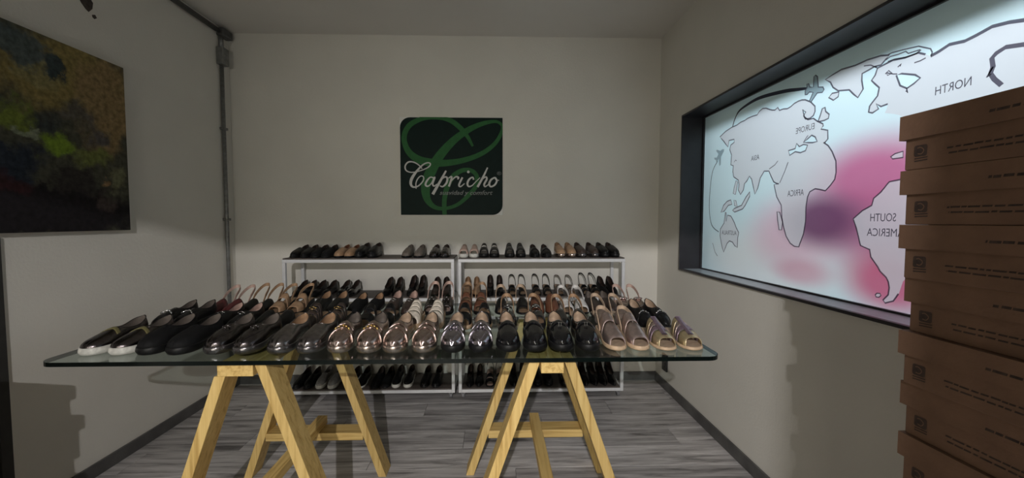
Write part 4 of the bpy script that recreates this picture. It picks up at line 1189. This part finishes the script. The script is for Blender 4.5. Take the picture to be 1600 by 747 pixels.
# ---- racks
def rackrow(pairsL, pairsR, lev, ref, nameshelf, group, W, L):
    z = lev + .0086
    allp = pairsL + pairsR
    n0 = len(pairsL)
    row(pairsL, RY0 + .006, z, ref, 'left rack ' + nameshelf, group, W, .0015, xl0 + .028, xl1 - .024 if lev < .9 else xl1, L, False, .8)
    row(pairsR, RY0 + .006, z, ref, 'right rack ' + nameshelf, group, W, .0015, xr0 + .024 if lev < .9 else xr0, xr1 - .024, L, False, .8)
bl = lambda d, **k: F(kind='loafer', desc=d, col=k.pop('col', 'black'), lin=k.pop('lin', 'darkbrown'), style=k.pop('style', 'flat'), **k)
rackrow([
 (472, 486, bl('flat black slip-ons', toe='almond')), (503, 522, bl('black suede flats', col='suede')), (544, 559, bl('tan moccasins', col='tan', lin='brown')), (575, 593, bl('chunky black loafers', style='platform', seam=1)),
 (643, 661, bl('taupe moccasins', col='taupe', lin='taupe')), (684, 698, bl('silver-toed black flats', col='darkpewter', orn='ring', ornc='pewter'))],
 [(721, 735, F(kind='slide', desc='pink white-soled slides', col='pink', lin='brown', sole='rubberwhite', style='cup', bands=[(.36, .92)], ut=.36, zt=.06)),
  (756, 769, F(kind='slide', desc='black two-strap sandals', col='black', lin='darkbrown', style='platform', bands=[(.34, .50), (.66, .92)], ut=.34, zt=.062)), (795, 811, F(kind='slide', desc='black crossed-strap sandals', col='black', lin='darkbrown', style='platform', bands=[(.32, .46), (.50, .62), (.68, .92)], ut=.34, zt=.062)),
  (832, 849, bl('plain black loafers', seam=1, strap='black')), (870, 886, bl('gold-toed tan slip-ons', col='tan', sole='rosesole', style='platform', lin='tan')), (900, 919, bl('brown silver-toed slip-ons', col='darkbrown', sole='pewtersole', style='platform')), (939, 954, bl('black chunky slip-ons', style='platform'))],
 LEV[4], 380, 'top shelf', 'shoes on the top rack shelves', .070, .235)
pu = lambda d, **k: F(kind='pump', desc=d, col=k.pop('col', 'black'), lin=k.pop('lin', 'darkbrown'), style=k.pop('style', 'block'), toe=k.pop('toe', 'point'), ut=k.pop('ut', .64), zt=.036, zd=.036, **k)
sg = lambda d, **k: F(kind='sling', desc=d, col=k.pop('col', 'black'), lin=k.pop('lin', 'tan'), style='block', bands=k.pop('bands', [(.58, .70), (.76, .93)]), sh=k.pop('sh', .075), sw=.010, zt=.045, toeH=.028, **k)
rackrow([
 (472, 485, pu('black low-heeled flats', style='low')), (508, 524, pu('plain black court shoes', style='low')), (545, 560, pu('shiny black court shoes', col='patent', style='low')), (612, 627, pu('black block-heeled pumps')), (649, 662, pu('pointed black pumps', style='slim')), (685, 698, pu('dark brown pumps', col='darkbrown'))],
 [(732, 745, pu('tan pointed pumps', col='tan', lin='tan')), (766, 780, pu('black pointed pumps', style='slim')), (799, 814, sg('black strappy slingback heels')), (835, 851, sg('black two-strap slingback heels', sh=.078)), (869, 886, sg('taupe slingback heels', col='taupe', sh=.070)), (907, 922, sg('tall black slingback heels', sh=.085)), (940, 961, pu('black suede pumps', col='suede'))],
 LEV[3], 436, 'second shelf', 'shoes on the second rack shelves', .064, .225)
rackrow([
 (481, 499, bl('black slip-ons')), (517, 535, bl('grey white-soled sneakers', col='grey', sole='rubberwhite', style='cup', lin='grey')), (560, 576, bl('black white-toed loafers', sole='rubberwhite')), (598, 613, bl('black suede slip-ons', col='suede')), (628, 645, bl('black sneakers', sole='rubberwhite', style='cup')), (670, 687, bl('black moccasins', seam=1))],
 [(736, 750, pu('black flats', style='low')), (766, 780, sg('pink-lined slingbacks', lin='pink', sh=.06)), (801, 816, pu('black heeled shoes')), (836, 852, bl('black loafers', style='platform')), (876, 892, bl('black shiny loafers', col='patent')), (914, 930, pu('pointed black heels', style='slim')), (945, 959, pu('black slim-heeled pumps', style='slim'))],
 LEV[0], 580, 'bottom shelf', 'shoes on the bottom rack shelves', .066, .23)
